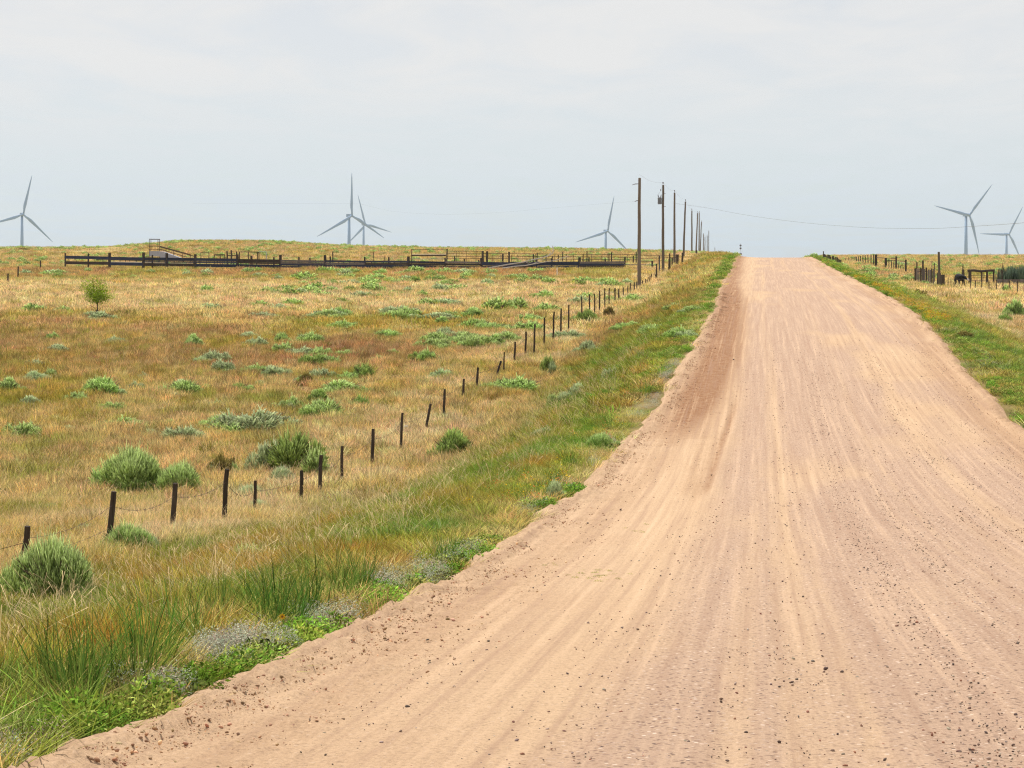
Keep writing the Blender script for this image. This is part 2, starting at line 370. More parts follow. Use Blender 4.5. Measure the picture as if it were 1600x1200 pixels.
# ------------------------------------------------------------ ground and road
def spaced(lo, hi, d0, g):
    r = [lo]
    while r[-1] < hi: r.append(r[-1]+d0+g*abs(r[-1]-lo))
    return r
ds = [-300, -200, -120, -70, -40, -20, -8, 0] + [v for v in spaced(3, 700, .12, .011)] + [760, 830, 900, 1000, 1150, 1300, 1500, 1700, 2000, 2400, 2800, 3300, 4000, 5000]
ds = np.array(ds, float)
us = spaced(0, 90, .28, .02); us = [v for v in us if v < 100] + [110, 130, 155, 190, 230, 280, 350, 450, 600, 850, 1200, 1700, 2400, 3300]
us = np.array(sorted([-v-1.5 for v in us] + [v+1.5 for v in us]), float)
U, D = np.meshgrid(us, ds); Z = terrain(U, D)
inside = np.minimum(U-uL(D), uR(D)-U)
Z = Z - .45*sstep(.05, .9, inside)
V = np.stack([U+K*D, D, Z], -1).reshape(-1, 3)
nr, ncol = U.shape
ii = np.arange(nr-1)[:, None]*ncol+np.arange(ncol-1)[None]
Q = np.stack([ii, ii+1, ii+1+ncol, ii+ncol], -1).reshape(-1, 4)
col, gr_, _, _ = veg(U.ravel(), D.ravel())
near = (1-sstep(40, 140, D.ravel()))[:, None]
soil = S_((.20, .13, .07))*near*.55 + col*(1-.55*near)
me = npmesh('ground', V, quads=Q, mats=[mg], attrs={'tint': ('FLOAT_COLOR', soil)}, smooth=True)
g = bpy.data.objects.new('ground', me); C.objects.link(g); tag(g, kind='structure')

rd = [-60, -30, -12, -4, 0] + spaced(3, 60, .05, .0012) ; rd = [v for v in rd if v < 60]
while rd[-1] < 420: rd.append(rd[-1]+.12+(rd[-1]-60)*.008)
rd += [500, 600, 750, 900, 1200, 1600, 2200, 3000]
rd = np.array(rd, float)
tt = np.linspace(0, 1, 190); tt = tt+.075*np.sin(2*np.pi*tt)*-1
Dr = np.repeat(rd[:, None], len(tt), 1)
eL = edgeL(rd)[:, None]; eR = edgeR(rd)[:, None]
Ur = (eL-1.0) + (eR-eL+2.0)*tt[None]
Zr = terrain(np.clip(Ur, eL, eR), Dr)
inL = Ur-eL; inR = eR-Ur
xr = Ur+K*Dr
cl = fbm(Ur*3.2, Dr*2.4, 4, 91); clod = fbm(Ur*9, Dr*7, 3, 95)
crumb = fbm(Ur*17, Dr*11, 3, 97)-.5
bermL = np.exp(-((inL-.16)/.18)**2)*(.05+.05*cl+.09*(clod-.5)+.12*crumb) * (1-.5*sstep(60, 200, Dr))
bermR = np.exp(-((inR-.2)/.17)**2)*(.04+.12*cl+.10*(clod-.5)+.08*crumb)
Zr = Zr + bermL*1.0 + bermR*1.0
Zr = Zr - .55*sstep(-.02, .7, -inL) - .55*sstep(-.02, .7, -inR)
# furrows on the inside slope of the left berm, wheel ruts, washboard roughness
fur = np.exp(-((inL-.65)/.5)**2)
Zr = Zr + fur*((fbm(Dr*7+Ur*2.5, Ur*1.6, 3, 101)-.5)*.07+crumb*.05)
bandU = pch([(0, -2.4), (13, -2.55), (20, -2.45), (28, -2.35), (36, -2.05), (43, -1.85), (54, -1.55), (64, -1.4), (84, -1.5), (120, -2.0), (210, -2.5), (3000, -2.5)])(Dr)
dirt = np.exp(-((Ur-bandU)/np.where(Dr > 40, .62, .33))**2)*(.14+.86*sstep(36, 50, Dr))*(1-.35*sstep(95, 130, Dr))
dirt = 1.5*dirt*sstep(.2, .5, fbm(Ur*1.8, Dr*.5, 3, 111)+.12+.2*sstep(40, 55, Dr)*(1-sstep(75, 95, Dr)))
dirt = np.minimum(dirt, 1)
dirt = np.maximum(dirt, .8*np.exp(-((Ur+2.0)/.55)**2)*np.exp(-((Dr-150)/22)**2))
dirt = np.maximum(dirt, .42*np.exp(-((inR-.7)/.55)**2)*sstep(.35, .6, fbm(Ur*1.1, Dr*.13, 3, 115)+.1))
dirt = np.maximum(dirt, .22*np.exp(-((inL-.1)/.3)**2)*sstep(.35, .7, clod)); dirt = np.maximum(dirt, .42*np.exp(-((inR-.1)/.25)**2))
def rut(c, wd, dep, d0, d1):
    k = np.exp(-((Ur-c)/wd)**2)*sstep(d0, d0+3, Dr)*(1-sstep(d1-6, d1, Dr)); return -dep*k, k
wob = (fbm(Dr*.05, Dr*0+2, 2, 121)-.5)*.28
tr = 0
for c0, d0, d1, dep in ((-.95, 29, 50, .06), (-1.10, 27, 44, .03), (-1.02, 55, 100, .02)):
    c0 = c0+.30*sstep(31, 54, Dr)
    dz, k = rut(c0+wob*.4, .07, dep, d0, d1); Zr = Zr+dz; tr = tr + k*(1.35 if dep > .05 else .5)
    dz, k = rut(c0+.16+wob*.4, .07, -dep*.7, d0, d1); Zr = Zr+dz
dirt = np.clip(dirt + .75*tr*(.5+.5*fbm(Ur*6, Dr*4, 2, 131)), 0, 1)
tread = np.exp(-((Ur+1.28)/.17)**2)*sstep(29, 31, Dr)*(1-sstep(38, 44, Dr)); Zr = Zr + tread*.012*np.sign(np.sin(Dr*2*math.pi/.16))
dirt = np.clip(dirt+tread*.35*(np.sin(Dr*2*math.pi/.16) > 0), 0, 1)
lane = fbm(Ur*1.9+wob*1.9, Dr*.009, 4, 141)
lane2 = fbm(Ur*6+wob*6, Dr*.022, 3, 145)
gravel = sstep(.30, .60, lane*.55+lane2*.45+.08)
gravel = gravel*sstep(-1.1, -.3, Ur-.012*np.minimum(Dr, 40)+.35+.3*(fbm(Dr*.4, Dr*0, 2, 151)-.5))*sstep(.3, 1.4, inR)
gravel = gravel*sstep(.25, .5, fbm(Ur*.5, Dr*.12, 3, 161)+.05)
sandm = np.exp(-((Ur+1.45)/.45)**2)*sstep(20, 27, Dr)*(1-sstep(50, 90, Dr)) + .55*sstep(.52, .66, fbm(Ur*3.1+9+wob*3.1, Dr*.012, 3, 171))
sandm = np.clip(sandm + .6*np.exp(-((Ur-1.05-wob*.3)/.1)**2)*sstep(25, 40, Dr), 0, 1)*(1-dirt)
Zr = Zr + (lane2-.5)*.03*sstep(.2, .9, inL) + (fbm(Ur*7, Dr*5, 3, 181)-.5)*.018
Zr = Zr + .004
V = np.stack([xr, Dr, Zr], -1).reshape(-1, 3)
nr, ncol = Ur.shape
ii = np.arange(nr-1)[:, None]*ncol+np.arange(ncol-1)[None]
Q = np.stack([ii, ii+1, ii+1+ncol, ii+ncol], -1).reshape(-1, 4)
me = npmesh('road', V, quads=Q, mats=[mr], smooth=True,
            attrs={'gravel': ('FLOAT', gravel.ravel()), 'dirt': ('FLOAT', np.clip(dirt, 0, 1).ravel()), 'sand': ('FLOAT', sandm.ravel())})
ro = bpy.data.objects.new('dirt_road', me); C.objects.link(ro); tag(ro, kind='structure')

# ------------------------------------------------------------ plant clumps
def blades(n, rad, hgt, wid, lean=.35, bend=.4, hvar=.35, seed=0, tipw=0, stiff=0):
    """n curved tapered blades; returns verts, tris, shade, tip"""
    r = np.random.default_rng(seed)
    a = r.uniform(0, 2*np.pi, n); rr = rad*np.sqrt(r.uniform(0, 1, n))
    bx = rr*np.cos(a); by = rr*np.sin(a)
    da = a + r.normal(0, .9, n); ln = np.abs(r.normal(lean, lean*.6, n))
    h = hgt*(1-hvar*r.uniform(0, 1, n)**.7)
    dx = np.cos(da); dy = np.sin(da)
    wa = r.uniform(0, np.pi, n); wx = np.cos(wa)*wid/2; wy = np.sin(wa)*wid/2
    P = []
    for s, ws in ((0, .8), (.4, 1.0), (.78, .7), (1.0, .12 if not tipw else tipw)):
        off = h*(ln*s + bend*ln*s*s*1.2)
        z = h*(s-.25*bend*ln*s*s) - (0.03 if s == 0 else 0)
        cxs = bx+dx*off; cys = by+dy*off
        P.append(np.stack([cxs-wx*ws, cys-wy*ws, z], -1)); P.append(np.stack([cxs+wx*ws, cys+wy*ws, z], -1))
    P = np.stack(P, 1)   # n,8,3
    i = np.arange(n)[:, None]*8
    q = np.concatenate([i+np.array([[0, 1, 3, 2]]), i+np.array([[2, 3, 5, 4]]), i+np.array([[4, 5, 7, 6]])])
    sh = np.repeat(r.uniform(0, 1, n), 8)
    tip = np.tile(np.array([0, 0, .1, .1, .6, .6, 1, 1.]), n)
    return P.reshape(-1, 3), q, sh, tip
def clump_mesh(name, mat, **k):
    P, q, sh, tip = blades(**k)
    return npmesh(name, P, quads=q, mats=[mat], attrs={'shade': ('FLOAT', sh), 'tip': ('FLOAT', tip)})
def leafy(name, mat, n, rad, hgt, size, seed):
    """low broad-leaved plant: leaf quads spread through a low mound"""
    r = np.random.default_rng(seed)
    a = r.uniform(0, 2*np.pi, n); rr = rad*np.sqrt(r.uniform(0, 1, n)); z = hgt*r.uniform(.1, 1, n)*(1-.6*(rr/rad)**2)
    c = np.stack([rr*np.cos(a), rr*np.sin(a), z], -1)
    d1 = np.stack([np.cos(a), np.sin(a), r.normal(.3, .4, n)], -1)+r.normal(0, .5, (n, 3)); d1 /= np.linalg.norm(d1, axis=1)[:, None]
    d2 = np.cross(d1, r.normal(0, 1, (n, 3))+np.array([0, 0, 1.5])); d2 /= np.linalg.norm(d2, axis=1)[:, None]
    s = size*r.uniform(.6, 1.3, n)[:, None]
    P = np.stack([c-d1*s, c+d2*s*.45, c+d1*s, c-d2*s*.45], 1).reshape(-1, 3)
    q = np.arange(n)[:, None]*4+np.array([[0, 1, 2, 3]])
    return npmesh(name, P, quads=q, mats=[mat], attrs={'shade': ('FLOAT', np.repeat(r.uniform(0, 1, n), 4)), 'tip': ('FLOAT', np.tile([0, .3, 1, .3], n))})
M_grass = leafmat('grass_blade', 'inst', trans=.28)
M_bush = leafmat('rabbitbrush_leaf', 'obj', (.23, .37, .065), tip=(.68, .80, .38), trans=.45, hue=.03)
M_tree = leafmat('young_tree_leaf', 'obj', (.22, .33, .025), trans=.4, hue=.02)
M_reed = leafmat('dark_reed_leaf', 'obj', (.045, .075, .045), tip=(.16, .22, .15), trans=.2)

def library(name, meshes):
    """source shapes for the scattered ground cover"""
    c = bpy.data.collections.new(name)
    for i, m in enumerate(meshes):
        o = bpy.data.objects.new('%s_%02d' % (name, i), m); c.objects.link(o)
    return c
def scatter(name, lib, nlib, P, scale, tint, label, rot=None, tilt=.12, cat=None):
    n = len(P)
    r3 = np.stack([rng.normal(0, tilt, n), rng.normal(0, tilt, n), rng.uniform(0, 2*np.pi, n)], -1) if rot is None else rot
    me = npmesh(name, P, attrs={'rot': ('FLOAT_VECTOR', r3), 'scl': ('FLOAT_VECTOR', scale), 'pick': ('INT', rng.integers(0, nlib, n)), 'tint': ('FLOAT_COLOR', tint)})
    o = bpy.data.objects.new(name, me); C.objects.link(o)
    ng = bpy.data.node_groups.new(name+'_scatter', 'GeometryNodeTree')
    ng.interface.new_socket('Geometry', in_out='INPUT', socket_type='NodeSocketGeometry'); ng.interface.new_socket('Geometry', in_out='OUTPUT', socket_type='NodeSocketGeometry')
    gi = ng.nodes.new('NodeGroupInput'); go = ng.nodes.new('NodeGroupOutput')
    ip = ng.nodes.new('GeometryNodeInstanceOnPoints'); ci = ng.nodes.new('GeometryNodeCollectionInfo')
    ci.inputs['Collection'].default_value = lib; ci.inputs['Separate Children'].default_value = True; ci.inputs['Reset Children'].default_value = True
    ng.links.new(gi.outputs[0], ip.inputs['Points']); ng.links.new(ci.outputs[0], ip.inputs['Instance']); ip.inputs['Pick Instance'].default_value = True
    for nm, ty, sk in (('pick', 'INT', 'Instance Index'), ('rot', 'FLOAT_VECTOR', 'Rotation'), ('scl', 'FLOAT_VECTOR', 'Scale')):
        a = ng.nodes.new('GeometryNodeInputNamedAttribute'); a.data_type = ty; a.inputs[0].default_value = nm
        if sk == 'Rotation':
            e = ng.nodes.new('FunctionNodeEulerToRotation'); ng.links.new(a.outputs[0], e.inputs[0]); ng.links.new(e.outputs[0], ip.inputs[sk])
        else: ng.links.new(a.outputs[0], ip.inputs[sk])
    ng.links.new(ip.outputs[0], go.inputs[0])
    md = o.modifiers.new('scatter', 'NODES'); md.node_group = ng
    tag(o, label, cat, kind='stuff'); return o

near_lib = library('grass_near', [clump_mesh('grass_near', M_grass, n=46, rad=.16, hgt=.42, wid=.006, lean=.28, bend=.7, seed=s) for s in range(6)])
mid_lib = library('grass_mid', [clump_mesh('grass_mid', M_grass, n=36, rad=.24, hgt=.42, wid=.013, lean=.28, bend=.7, seed=20+s) for s in range(5)])
far_lib = library('grass_far', [clump_mesh('grass_far', M_grass, n=46, rad=.6, hgt=.4, wid=.022, lean=.35, bend=.6, seed=40+s) for s in range(4)])
weed_lib = library('weed_leaves', [leafy('weed_leaf', M_grass, 260, .17, .13, .015, 60+s) for s in range(4)])
sage_lib = library('sage_sprays', [leafy('sage_spray', M_grass, 300, .14, .25, .008, 80+s) for s in range(3)])
tall_lib = library('tall_grass', [clump_mesh('tall_grass', M_grass, n=34, rad=.14, hgt=.62, wid=.0075, lean=.2, bend=1.2, hvar=.6, seed=90+s) for s in range(4)])
stem_lib = library('seed_stems', [clump_mesh('seed_stem', M_grass, n=9, rad=.2, hgt=.62, wid=.0035, lean=.35, bend=.9, hvar=.5, seed=110+s, tipw=2.0) for s in range(4)])

def sample(d0, d1, dens, left=True, margin=1.06, extra=3):
    """random points of the ground in view between two distances"""
    if left: f = lambda d: (-.2857*margin*d-extra-K*d, uL(d)-.02)
    else: f = lambda d: (uR(d)+.02, .2857*margin*d+extra-K*d)
    n = int((d1-d0)*dens*max(1, abs(f(d1)[1]-f(d1)[0])))
    d = rng.uniform(d0, d1, n); u = rng.uniform(0, 1, n)*abs(f(d1)[1]-f(d1)[0])
    if left: u = uL(d)-.02-u; k = u > -.2857*margin*d-extra-K*d
    else: u = uR(d)+.02+u; k = u < .2857*margin*d+extra-K*d
    return u[k], d[k]
def jit(c, s=.26):
    n = len(c); v = rng.normal(1, s, (n, 1)); h = rng.normal(1, s*.35, (n, 3)); return np.clip(c*v*h, .01, .9)
def clearance(u, d):
    """bare or thin patches"""
    x = u+K*d; return fbm(x*1.3, d*.9, 3, 201)
TOT = 0
def grass_batch(name, lib, nl, sets, label, hs=1.0, ws=1.0):
    global TOT
    U_ = np.concatenate([s[0] for s in sets]); D_ = np.concatenate([s[1] for s in sets])
    off = np.maximum(uL(D_)-U_, U_-uR(D_)); n4 = clearance(U_, D_)
    thin = sstep(.05, .9, off+.5*(n4-.5))
    n5 = fbm((U_+K*D_)*2.6, D_*1.9, 2, 205)
    keep = rng.uniform(0, 1, len(U_)) < np.clip(.15+.85*thin, 0, 1)*(sstep(.22, .42, n4)*.7+.3)*(.35+.65*sstep(.3, .5, n5))
    U_, D_ = U_[keep], D_[keep]; n4 = n4[keep]; off = off[keep]
    X_ = U_+K*D_; ok = np.ones(len(U_), bool); o_s = np.argsort(D_); Ds = D_[o_s]
    for bx, by, br in BUSH:
        a_, b_ = np.searchsorted(Ds, [by-br, by+br]); ids = o_s[a_:b_]; ok[ids[(X_[ids]-bx)**2+(D_[ids]-by)**2 < br*br]] = False
    U_, D_, n4, off = U_[ok], D_[ok], n4[ok], off[ok]
    c, gr, vw, ed = veg(U_, D_)
    # single clumps differ: greener or drier than what grows around them
    k = rng.uniform(0, 1, len(U_)); c = np.where((k < .10)[:, None], PAL['olive'], c); c = np.where((k > .9)[:, None], c*.55+PAL['pale']*.45, c)
    z = terrain(U_, D_)
    h = hs*(.35+1.2*n4)*(.55+.45*sstep(.2, 2.2, off))*rng.uniform(.75, 1.25, len(U_))*(1-.3*gr)*(1-.18*vw)
    wv = ws*rng.uniform(.8, 1.3, len(U_))
    TOT += len(U_)
    return scatter(name, lib, nl, np.stack([U_+K*D_, D_, z], -1), np.stack([wv, wv, h], -1), jit(c), label)
# seed stems standing above the grass
u, d = sample(8, 70, 5.0); c, gr, vw, ed = veg(u, d); k = (uL(d)-u > 1.6) & (rng.uniform(0, 1, len(u)) > gr*.45)
u, d, c = u[k], d[k], c[k]
scatter('seed_stems', stem_lib, 4, np.stack([u+K*d, d, terrain(u, d)], -1), np.repeat(rng.uniform(.7, 1.25, len(u))[:, None], 3, 1), jit(PAL['pale']*np.ones((len(u), 1)), .1), 'thin straw seed stems bending above the dry grass')
# greens of the verge: tall dark clumps, bright weeds and silver sage along the road edge
uu = []; dd = []; sz = []
for px, py, m_, w_ in ((440, 985, 16, 60), (405, 975, 8, 45), (235, 1062, 12, 50), (110, 1105, 12, 55), (150, 1092, 7, 40), (530, 945, 8, 40), (215, 1085, 8, 18), (130, 1118, 6, 18), (480, 968, 10, 22), (415, 992, 8, 18), (560, 935, 7, 16), (340, 985, 6, 25), (815, 790, 14, 50),
                   (890, 735, 12, 40), (860, 765, 10, 40), (930, 700, 12, 40), (700, 885, 6, 22), (1010, 620, 14, 40), (945, 665, 8, 30), (300, 1010, 6, 50), (720, 760, 10, 60), (640, 770, 8, 60)):
    for _ in range(max(3, int(m_*.6))):
        X, Y = ground_at(px+random.gauss(0, w_*.2), py+random.gauss(0, w_*.1)); uu.append(X-K*Y); dd.append(Y); sz.append(random.uniform(.55, 1.0)*(1 if Y < 20 else .8))
uu = np.array(uu); dd = np.array(dd); sz = np.array(sz); k = uL(dd)-uu > .25; uu, dd, sz = uu[k], dd[k], sz[k]
scatter('tall_green_grass', tall_lib, 4, np.stack([uu+K*dd, dd, terrain(uu, dd)], -1), np.stack([sz, sz, sz*1.15], -1), jit(np.where(rng.uniform(0, 1, (len(uu), 1)) < .6, S_((.10, .21, .035)), S_((.20, .27, .05))), .22), 'tall dark green grass clumps by the sandy road edge')
def edge_pts(d0, d1, n, o0, o1, left=True, thr=.5, seed=0):
    d = rng.uniform(0, 1, n)**1.3*(d1-d0)+d0; off = o0+(o1-o0)*rng.beta(1.3, 2.6, n)
    k = fbm(d*.5, d*0+seed, 2, 211+seed) > thr; d, off = d[k], off[k]
    return (edgeL(d)-off if left else edgeR(d)+off), d
us1 = [edge_pts(8, 60, 1100, .0, .5, True, .58, 0), edge_pts(50, 220, 2300, .1, 1.5, True, .52, 1), edge_pts(40, 220, 3800, .15, 3.0, False, .46, 2)]
u = np.concatenate([a[0] for a in us1]); d = np.concatenate([a[1] for a in us1])
k = (rng.uniform(0, 1, len(u)) < .38) | (d > 22); u, d = u[k], d[k]
s = rng.uniform(.6, 1.3, len(u))*(1+.9*sstep(50, 180, d))
scatter('roadside_weeds', weed_lib, 4, np.stack([u+K*d, d, terrain(u, d)+.01], -1), np.repeat(s[:, None], 3, 1), jit(np.where(rng.uniform(0, 1, (len(u), 1)) < .6, S_((.18, .31, .04)), S_((.30, .34, .08))), .28), 'bright green low weeds lining the road edges', tilt=.2)
us1 = [edge_pts(8, 60, 700, .0, .7, True, .58, 5), edge_pts(45, 200, 1300, .3, 4.5, False, .54, 7)]
u = np.concatenate([a[0] for a in us1]); d = np.concatenate([a[1] for a in us1])
for px, py, m_ in ((345, 1030, 60), (395, 1018, 30), (610, 925, 40), (680, 905, 30), (250, 1092, 20), (765, 862, 26), (870, 770, 20)):
    for _ in range(m_):
        X, Y = ground_at(px+random.gauss(0, 26), py+random.gauss(0, 6)); u = np.append(u, X-K*Y); d = np.append(d, Y)
k = (edgeL(d)-u > .1) | (u > 3); u, d = u[k], d[k]
tt_ = np.where(rng.uniform(0, 1, (len(u), 1)) < .75, S_((.44, .47, .36)), S_((.46, .37, .30)))
scatter('silver_sage', sage_lib, 3, np.stack([u+K*d, d, terrain(u, d)], -1), np.repeat(rng.uniform(.5, 1.05, len(u))[:, None], 3, 1), jit(tt_, .12), 'silver grey sage sprays at the edge of the road bank', tilt=.25)
# scattered seedlings on the sandy shoulder
u = []; d = []
for px, py, m_, s_ in ((930, 900, 26, 26), (755, 910, 8, 8), (1000, 830, 8, 20), (860, 880, 4, 14)):
    for _ in range(m_):
        X, Y = ground_at(px+random.gauss(0, s_), py+random.gauss(0, s_*.2)); u.append(X-K*Y); d.append(Y)
u = np.array(u); d = np.array(d)
scatter('road_seedlings', weed_lib, 4, np.stack([u+K*d, d, terrain(u, d)-.02], -1), np.repeat(rng.uniform(.2, .36, len(u))[:, None], 3, 1), jit(S_((.36, .36, .10))*np.ones((len(u), 1)), .15), 'sparse yellow green seedlings on the sandy shoulder')
# yellow and orange wild flowers on the right verge and a few on the left
ft = np.array([[0, 0, 1]]) ; fm = leafy('flower_head', M_grass, 26, .12, .26, .018, 300)
flow_lib = library('flower_heads', [fm])
u, d = edge_pts(75, 200, 1500, .2, 1.7, False, .3, 9); u2, d2 = edge_pts(28, 75, 160, .3, 2.2, True, .5, 11); u = np.concatenate([u, u2]); d = np.concatenate([d, d2])
tt_ = np.where(rng.uniform(0, 1, (len(u), 1)) < .7, S_((.78, .52, .03)), S_((.75, .22, .08)))
scatter('wild_flowers', flow_lib, 1, np.stack([u+K*d, d, terrain(u, d)+.08], -1), np.repeat(rng.uniform(.6, 1.2, len(u))[:, None], 3, 1), tt_, 'yellow and orange wild flowers along the road verge')

# loose stones and clods
def rock(seed, flat=.6, n=1):
    r = np.random.default_rng(seed); t_ = (1+5**.5)/2
    v = np.array([(-1, t_, 0), (1, t_, 0), (-1, -t_, 0), (1, -t_, 0), (0, -1, t_), (0, 1, t_), (0, -1, -t_), (0, 1, -t_), (t_, 0, -1), (t_, 0, 1), (-t_, 0, -1), (-t_, 0, 1)])/1.9
    f = [(0, 11, 5), (0, 5, 1), (0, 1, 7), (0, 7, 10), (0, 10, 11), (1, 5, 9), (5, 11, 4), (11, 10, 2), (10, 7, 6), (7, 1, 8), (3, 9, 4), (3, 4, 2), (3, 2, 6), (3, 6, 8), (3, 8, 9), (4, 9, 5), (2, 4, 11), (6, 2, 10), (8, 6, 7), (9, 8, 1)]
    v = v*r.uniform(.7, 1.25, (12, 1)); v = v*np.array([1.2, .85, flat]); return npmesh('stone', v, tris=np.array(f), mats=[M_rock])
M_rock, t, o = newmat('road_stone')
at = N(t, 'ShaderNodeAttribute', attribute_name='tint', attribute_type='INSTANCER'); b = N(t, 'ShaderNodeBsdfPrincipled', i_Roughness=.9)
L(t, at.outputs['Color'], b.inputs['Base Color']); L(t, b.outputs[0], o.inputs[0])
rock_lib = library('stone_shapes', [rock(s) for s in range(5)])
def road_z(u, d): return terrain(u, d)+.004
n = 60000
d = 8+rng.uniform(0, 1, n)**1.5*70; u = rng.uniform(-3, 6.6, n); k = (u > edgeL(d)+.4) & (u < edgeR(d)-.3) & (u < .147*d*1.1+2); u, d = u[k], d[k]
lane_ = fbm(u*1.5, d*.012, 3, 141)*.6+.4*fbm(u*1.2, d*.5, 2, 401)
p = (.2+.8*sstep(.42, .62, lane_))*(.18+.82*sstep(-1.2, -.2, u)); p = p*(1-sstep(30, 76, d))*.85; k = rng.uniform(0, 1, len(u)) < p; u, d = u[k], d[k]
s = .0038+.0085*rng.uniform(0, 1, len(u))**6 + .00012*d
cols = S_([(.11, .075, .06), (.19, .12, .085), (.26, .12, .075), (.30, .23, .18), (.42, .33, .26)])[rng.choice(5, len(u), p=[.24, .26, .14, .2, .16])]
scatter('road_gravel', rock_lib, 5, np.stack([u+K*d, d, road_z(u, d)+s*.2], -1), np.repeat(s[:, None], 3, 1), jit(cols, .15), 'loose dark pebbles strewn over the dirt road', tilt=.4)
n = 20000
d = 8+rng.uniform(0, 1, n)**1.4*95; offc = np.abs(rng.normal(.12, .30, n)); lf = rng.uniform(0, 1, n) < .75
u = np.where(lf, edgeL(d)+offc*1.5, edgeR(d)-offc)
k = fbm(d*.8, u*2, 2, 411) > .42; u, d, offc, lf = u[k], d[k], offc[k], lf[k]
s = .0032+.012*rng.uniform(0, 1, len(u))**6+.00010*d
inl = np.where(lf, u-edgeL(d), edgeR(d)-u); zb = terrain(u, d)+np.exp(-((inl-.20)/.20)**2)*.075
scatter('road_bank_clods', rock_lib, 5, np.stack([u+K*d, d, zb+s*.3], -1), np.repeat(s[:, None], 3, 1), jit(np.where(rng.uniform(0, 1, (len(u), 1)) < .55, S_((.30, .165, .09)), S_((.50, .31, .185))), .2), 'crumbled clods of brown earth along the graded road banks', tilt=.5)
u = []; d = []; s = []
for px, py, sp in ((1290, 1049, 6), (592, 1023, 5), (560, 998, 5), (668, 1003, 4), (490, 1048, 5), (868, 833, 5), (970, 797, 4), (918, 819, 4), (1211, 1067, 3), (1438, 1043, 4), (1146, 563, 3), (1205, 1071, 4), (1218, 1077, 4), (1350, 888, 3), (1310, 887, 2.5), (1355, 893, 3), (1492, 915, 3),
                   (1368, 1108, 3), (1528, 1054, 4), (1570, 1065, 3), (1395, 988, 3), (600, 965, 3), (690, 930, 3), (1130, 990, 3), (905, 1063, 3), (1010, 960, 3), (1180, 850, 3), (1245, 742, 3), (740, 1035, 3), (850, 1085, 3), (800, 1110, 4), (1015, 1105, 4), (1070, 1080, 4), (935, 1110, 3)):
    X, Y = ground_at(px, py); u.append(X-K*Y); d.append(Y); s.append(sp*Y/F*.62)
u = np.array(u); d = np.array(d); s = np.array(s)
scatter('road_stones', rock_lib, 5, np.stack([u+K*d, d, road_z(u, d)+s*.3], -1), np.repeat(s[:, None], 3, 1), jit(S_((.11, .075, .065))*np.ones((len(u), 1)), .25), 'scattered larger dark stones lying on the sandy road', tilt=.3)

# ------------------------------------------------------------ shrubs
def brush(name, n, lobes, seed, wid):
    """rabbitbrush: fine upright sprays over several overlapping domes, about 1 wide"""
    r = np.random.default_rng(seed); Pl = []; base = 0
    cs = [(0, 0, .5)] + [(math.cos(a)*q, math.sin(a)*q, r.uniform(.15, .27)) for a, q in zip(r.uniform(0, 6.28, lobes), r.uniform(.16, .36, lobes))]
    cs[0] = (0, 0, .33); hs = r.uniform(.7, 1.15, len(cs)); hs[0] = .85
    wts = np.array([c[2]**2 for c in cs]); wts /= wts.sum(); pick = r.choice(len(cs), n, p=wts)
    ca = np.array([(c[0], c[1]) for c in cs])[pick]; rad = np.array([c[2] for c in cs])[pick]; hh = hs[pick]
    th = np.arccos(r.uniform(-.12, 1, n)); ph = r.uniform(0, 2*np.pi, n)
    dr = np.stack([np.sin(th)*np.cos(ph), np.sin(th)*np.sin(ph), np.cos(th)], -1)
    rr = rad*r.uniform(.55, 1.0, n)**.5
    p0 = np.stack([ca[:, 0]+dr[:, 0]*rr*.95, ca[:, 1]+dr[:, 1]*rr*.95, .12+np.maximum(dr[:, 2], -.1)*rr*hh*1.35], -1)
    up = dr*.7+np.array([0, 0, .55])+r.normal(0, .22, (n, 3)); up /= np.linalg.norm(up, axis=1)[:, None]
    ln = (.10*r.uniform(.6, 1.35, n)*(rad/.35))[:, None]
    ln = ln*np.where(r.uniform(0, 1, (n, 1)) < .08, 1.8, 1.0)
    gap = (vnoise(p0[:, 0]*7+seed, p0[:, 1]*7, 3)+vnoise(p0[:, 2]*8, p0[:, 0]*6+seed, 4))*.5 < .36; ln[gap] *= .45; p0[gap, 2] -= .07
    p0[:, 0] *= r.uniform(.85, 1.15); p0[:, 1] *= r.uniform(.8, 1.1)
    wv = np.cross(up, r.normal(0, 1, (n, 3))); wv /= np.linalg.norm(wv, axis=1)[:, None]; wv *= wid/2
    a = p0-up*ln*.5; b_ = p0+up*ln*.35+r.normal(0, .008, (n, 3)); c_ = p0+up*ln
    P = np.stack([a-wv*.6, a+wv*.6, b_-wv, b_+wv, c_-wv*.45, c_+wv*.45], 1).reshape(-1, 3)
    i = np.arange(n)[:, None]*6
    q = np.concatenate([i+np.array([[0, 1, 3, 2]]), i+np.array([[2, 3, 5, 4]])])
    low = np.clip(p0[:, 2]*2.2, 0, 1)
    tip = np.stack([np.zeros(n), np.zeros(n), .35*low, .35*low, .95*low, .95*low], 1).ravel()
    return npmesh(name, P, quads=q, mats=[M_bush], attrs={'shade': ('FLOAT', np.repeat(r.uniform(0, 1, n), 6)), 'tip': ('FLOAT', tip)})
M_stem = plain('dark_twig', (.10, .065, .05), .9, 0, .4, 20)
def stems(seed, n=60, rad=.34, h=.46, r0=.007):
    r = random.Random(seed); mb = MB()
    for i in range(n):
        a = r.uniform(0, 6.28); q = rad*r.random()**.4; x, y = math.cos(a)*q*.3, math.sin(a)*q*.3
        mb.tube([(x, y, -.05), (x*1.8+r.gauss(0, .02), y*1.8+r.gauss(0, .02), h*.5), (math.cos(a)*q*1.2, math.sin(a)*q*1.2, h*r.uniform(.7, 1))], [r0, r0*.8, r0*.4], 3, False)
    return mb.mesh('woody_stem', M_stem)
B_near = [brush('foliage', 9000, 8, 500+s, .008) for s in range(4)]
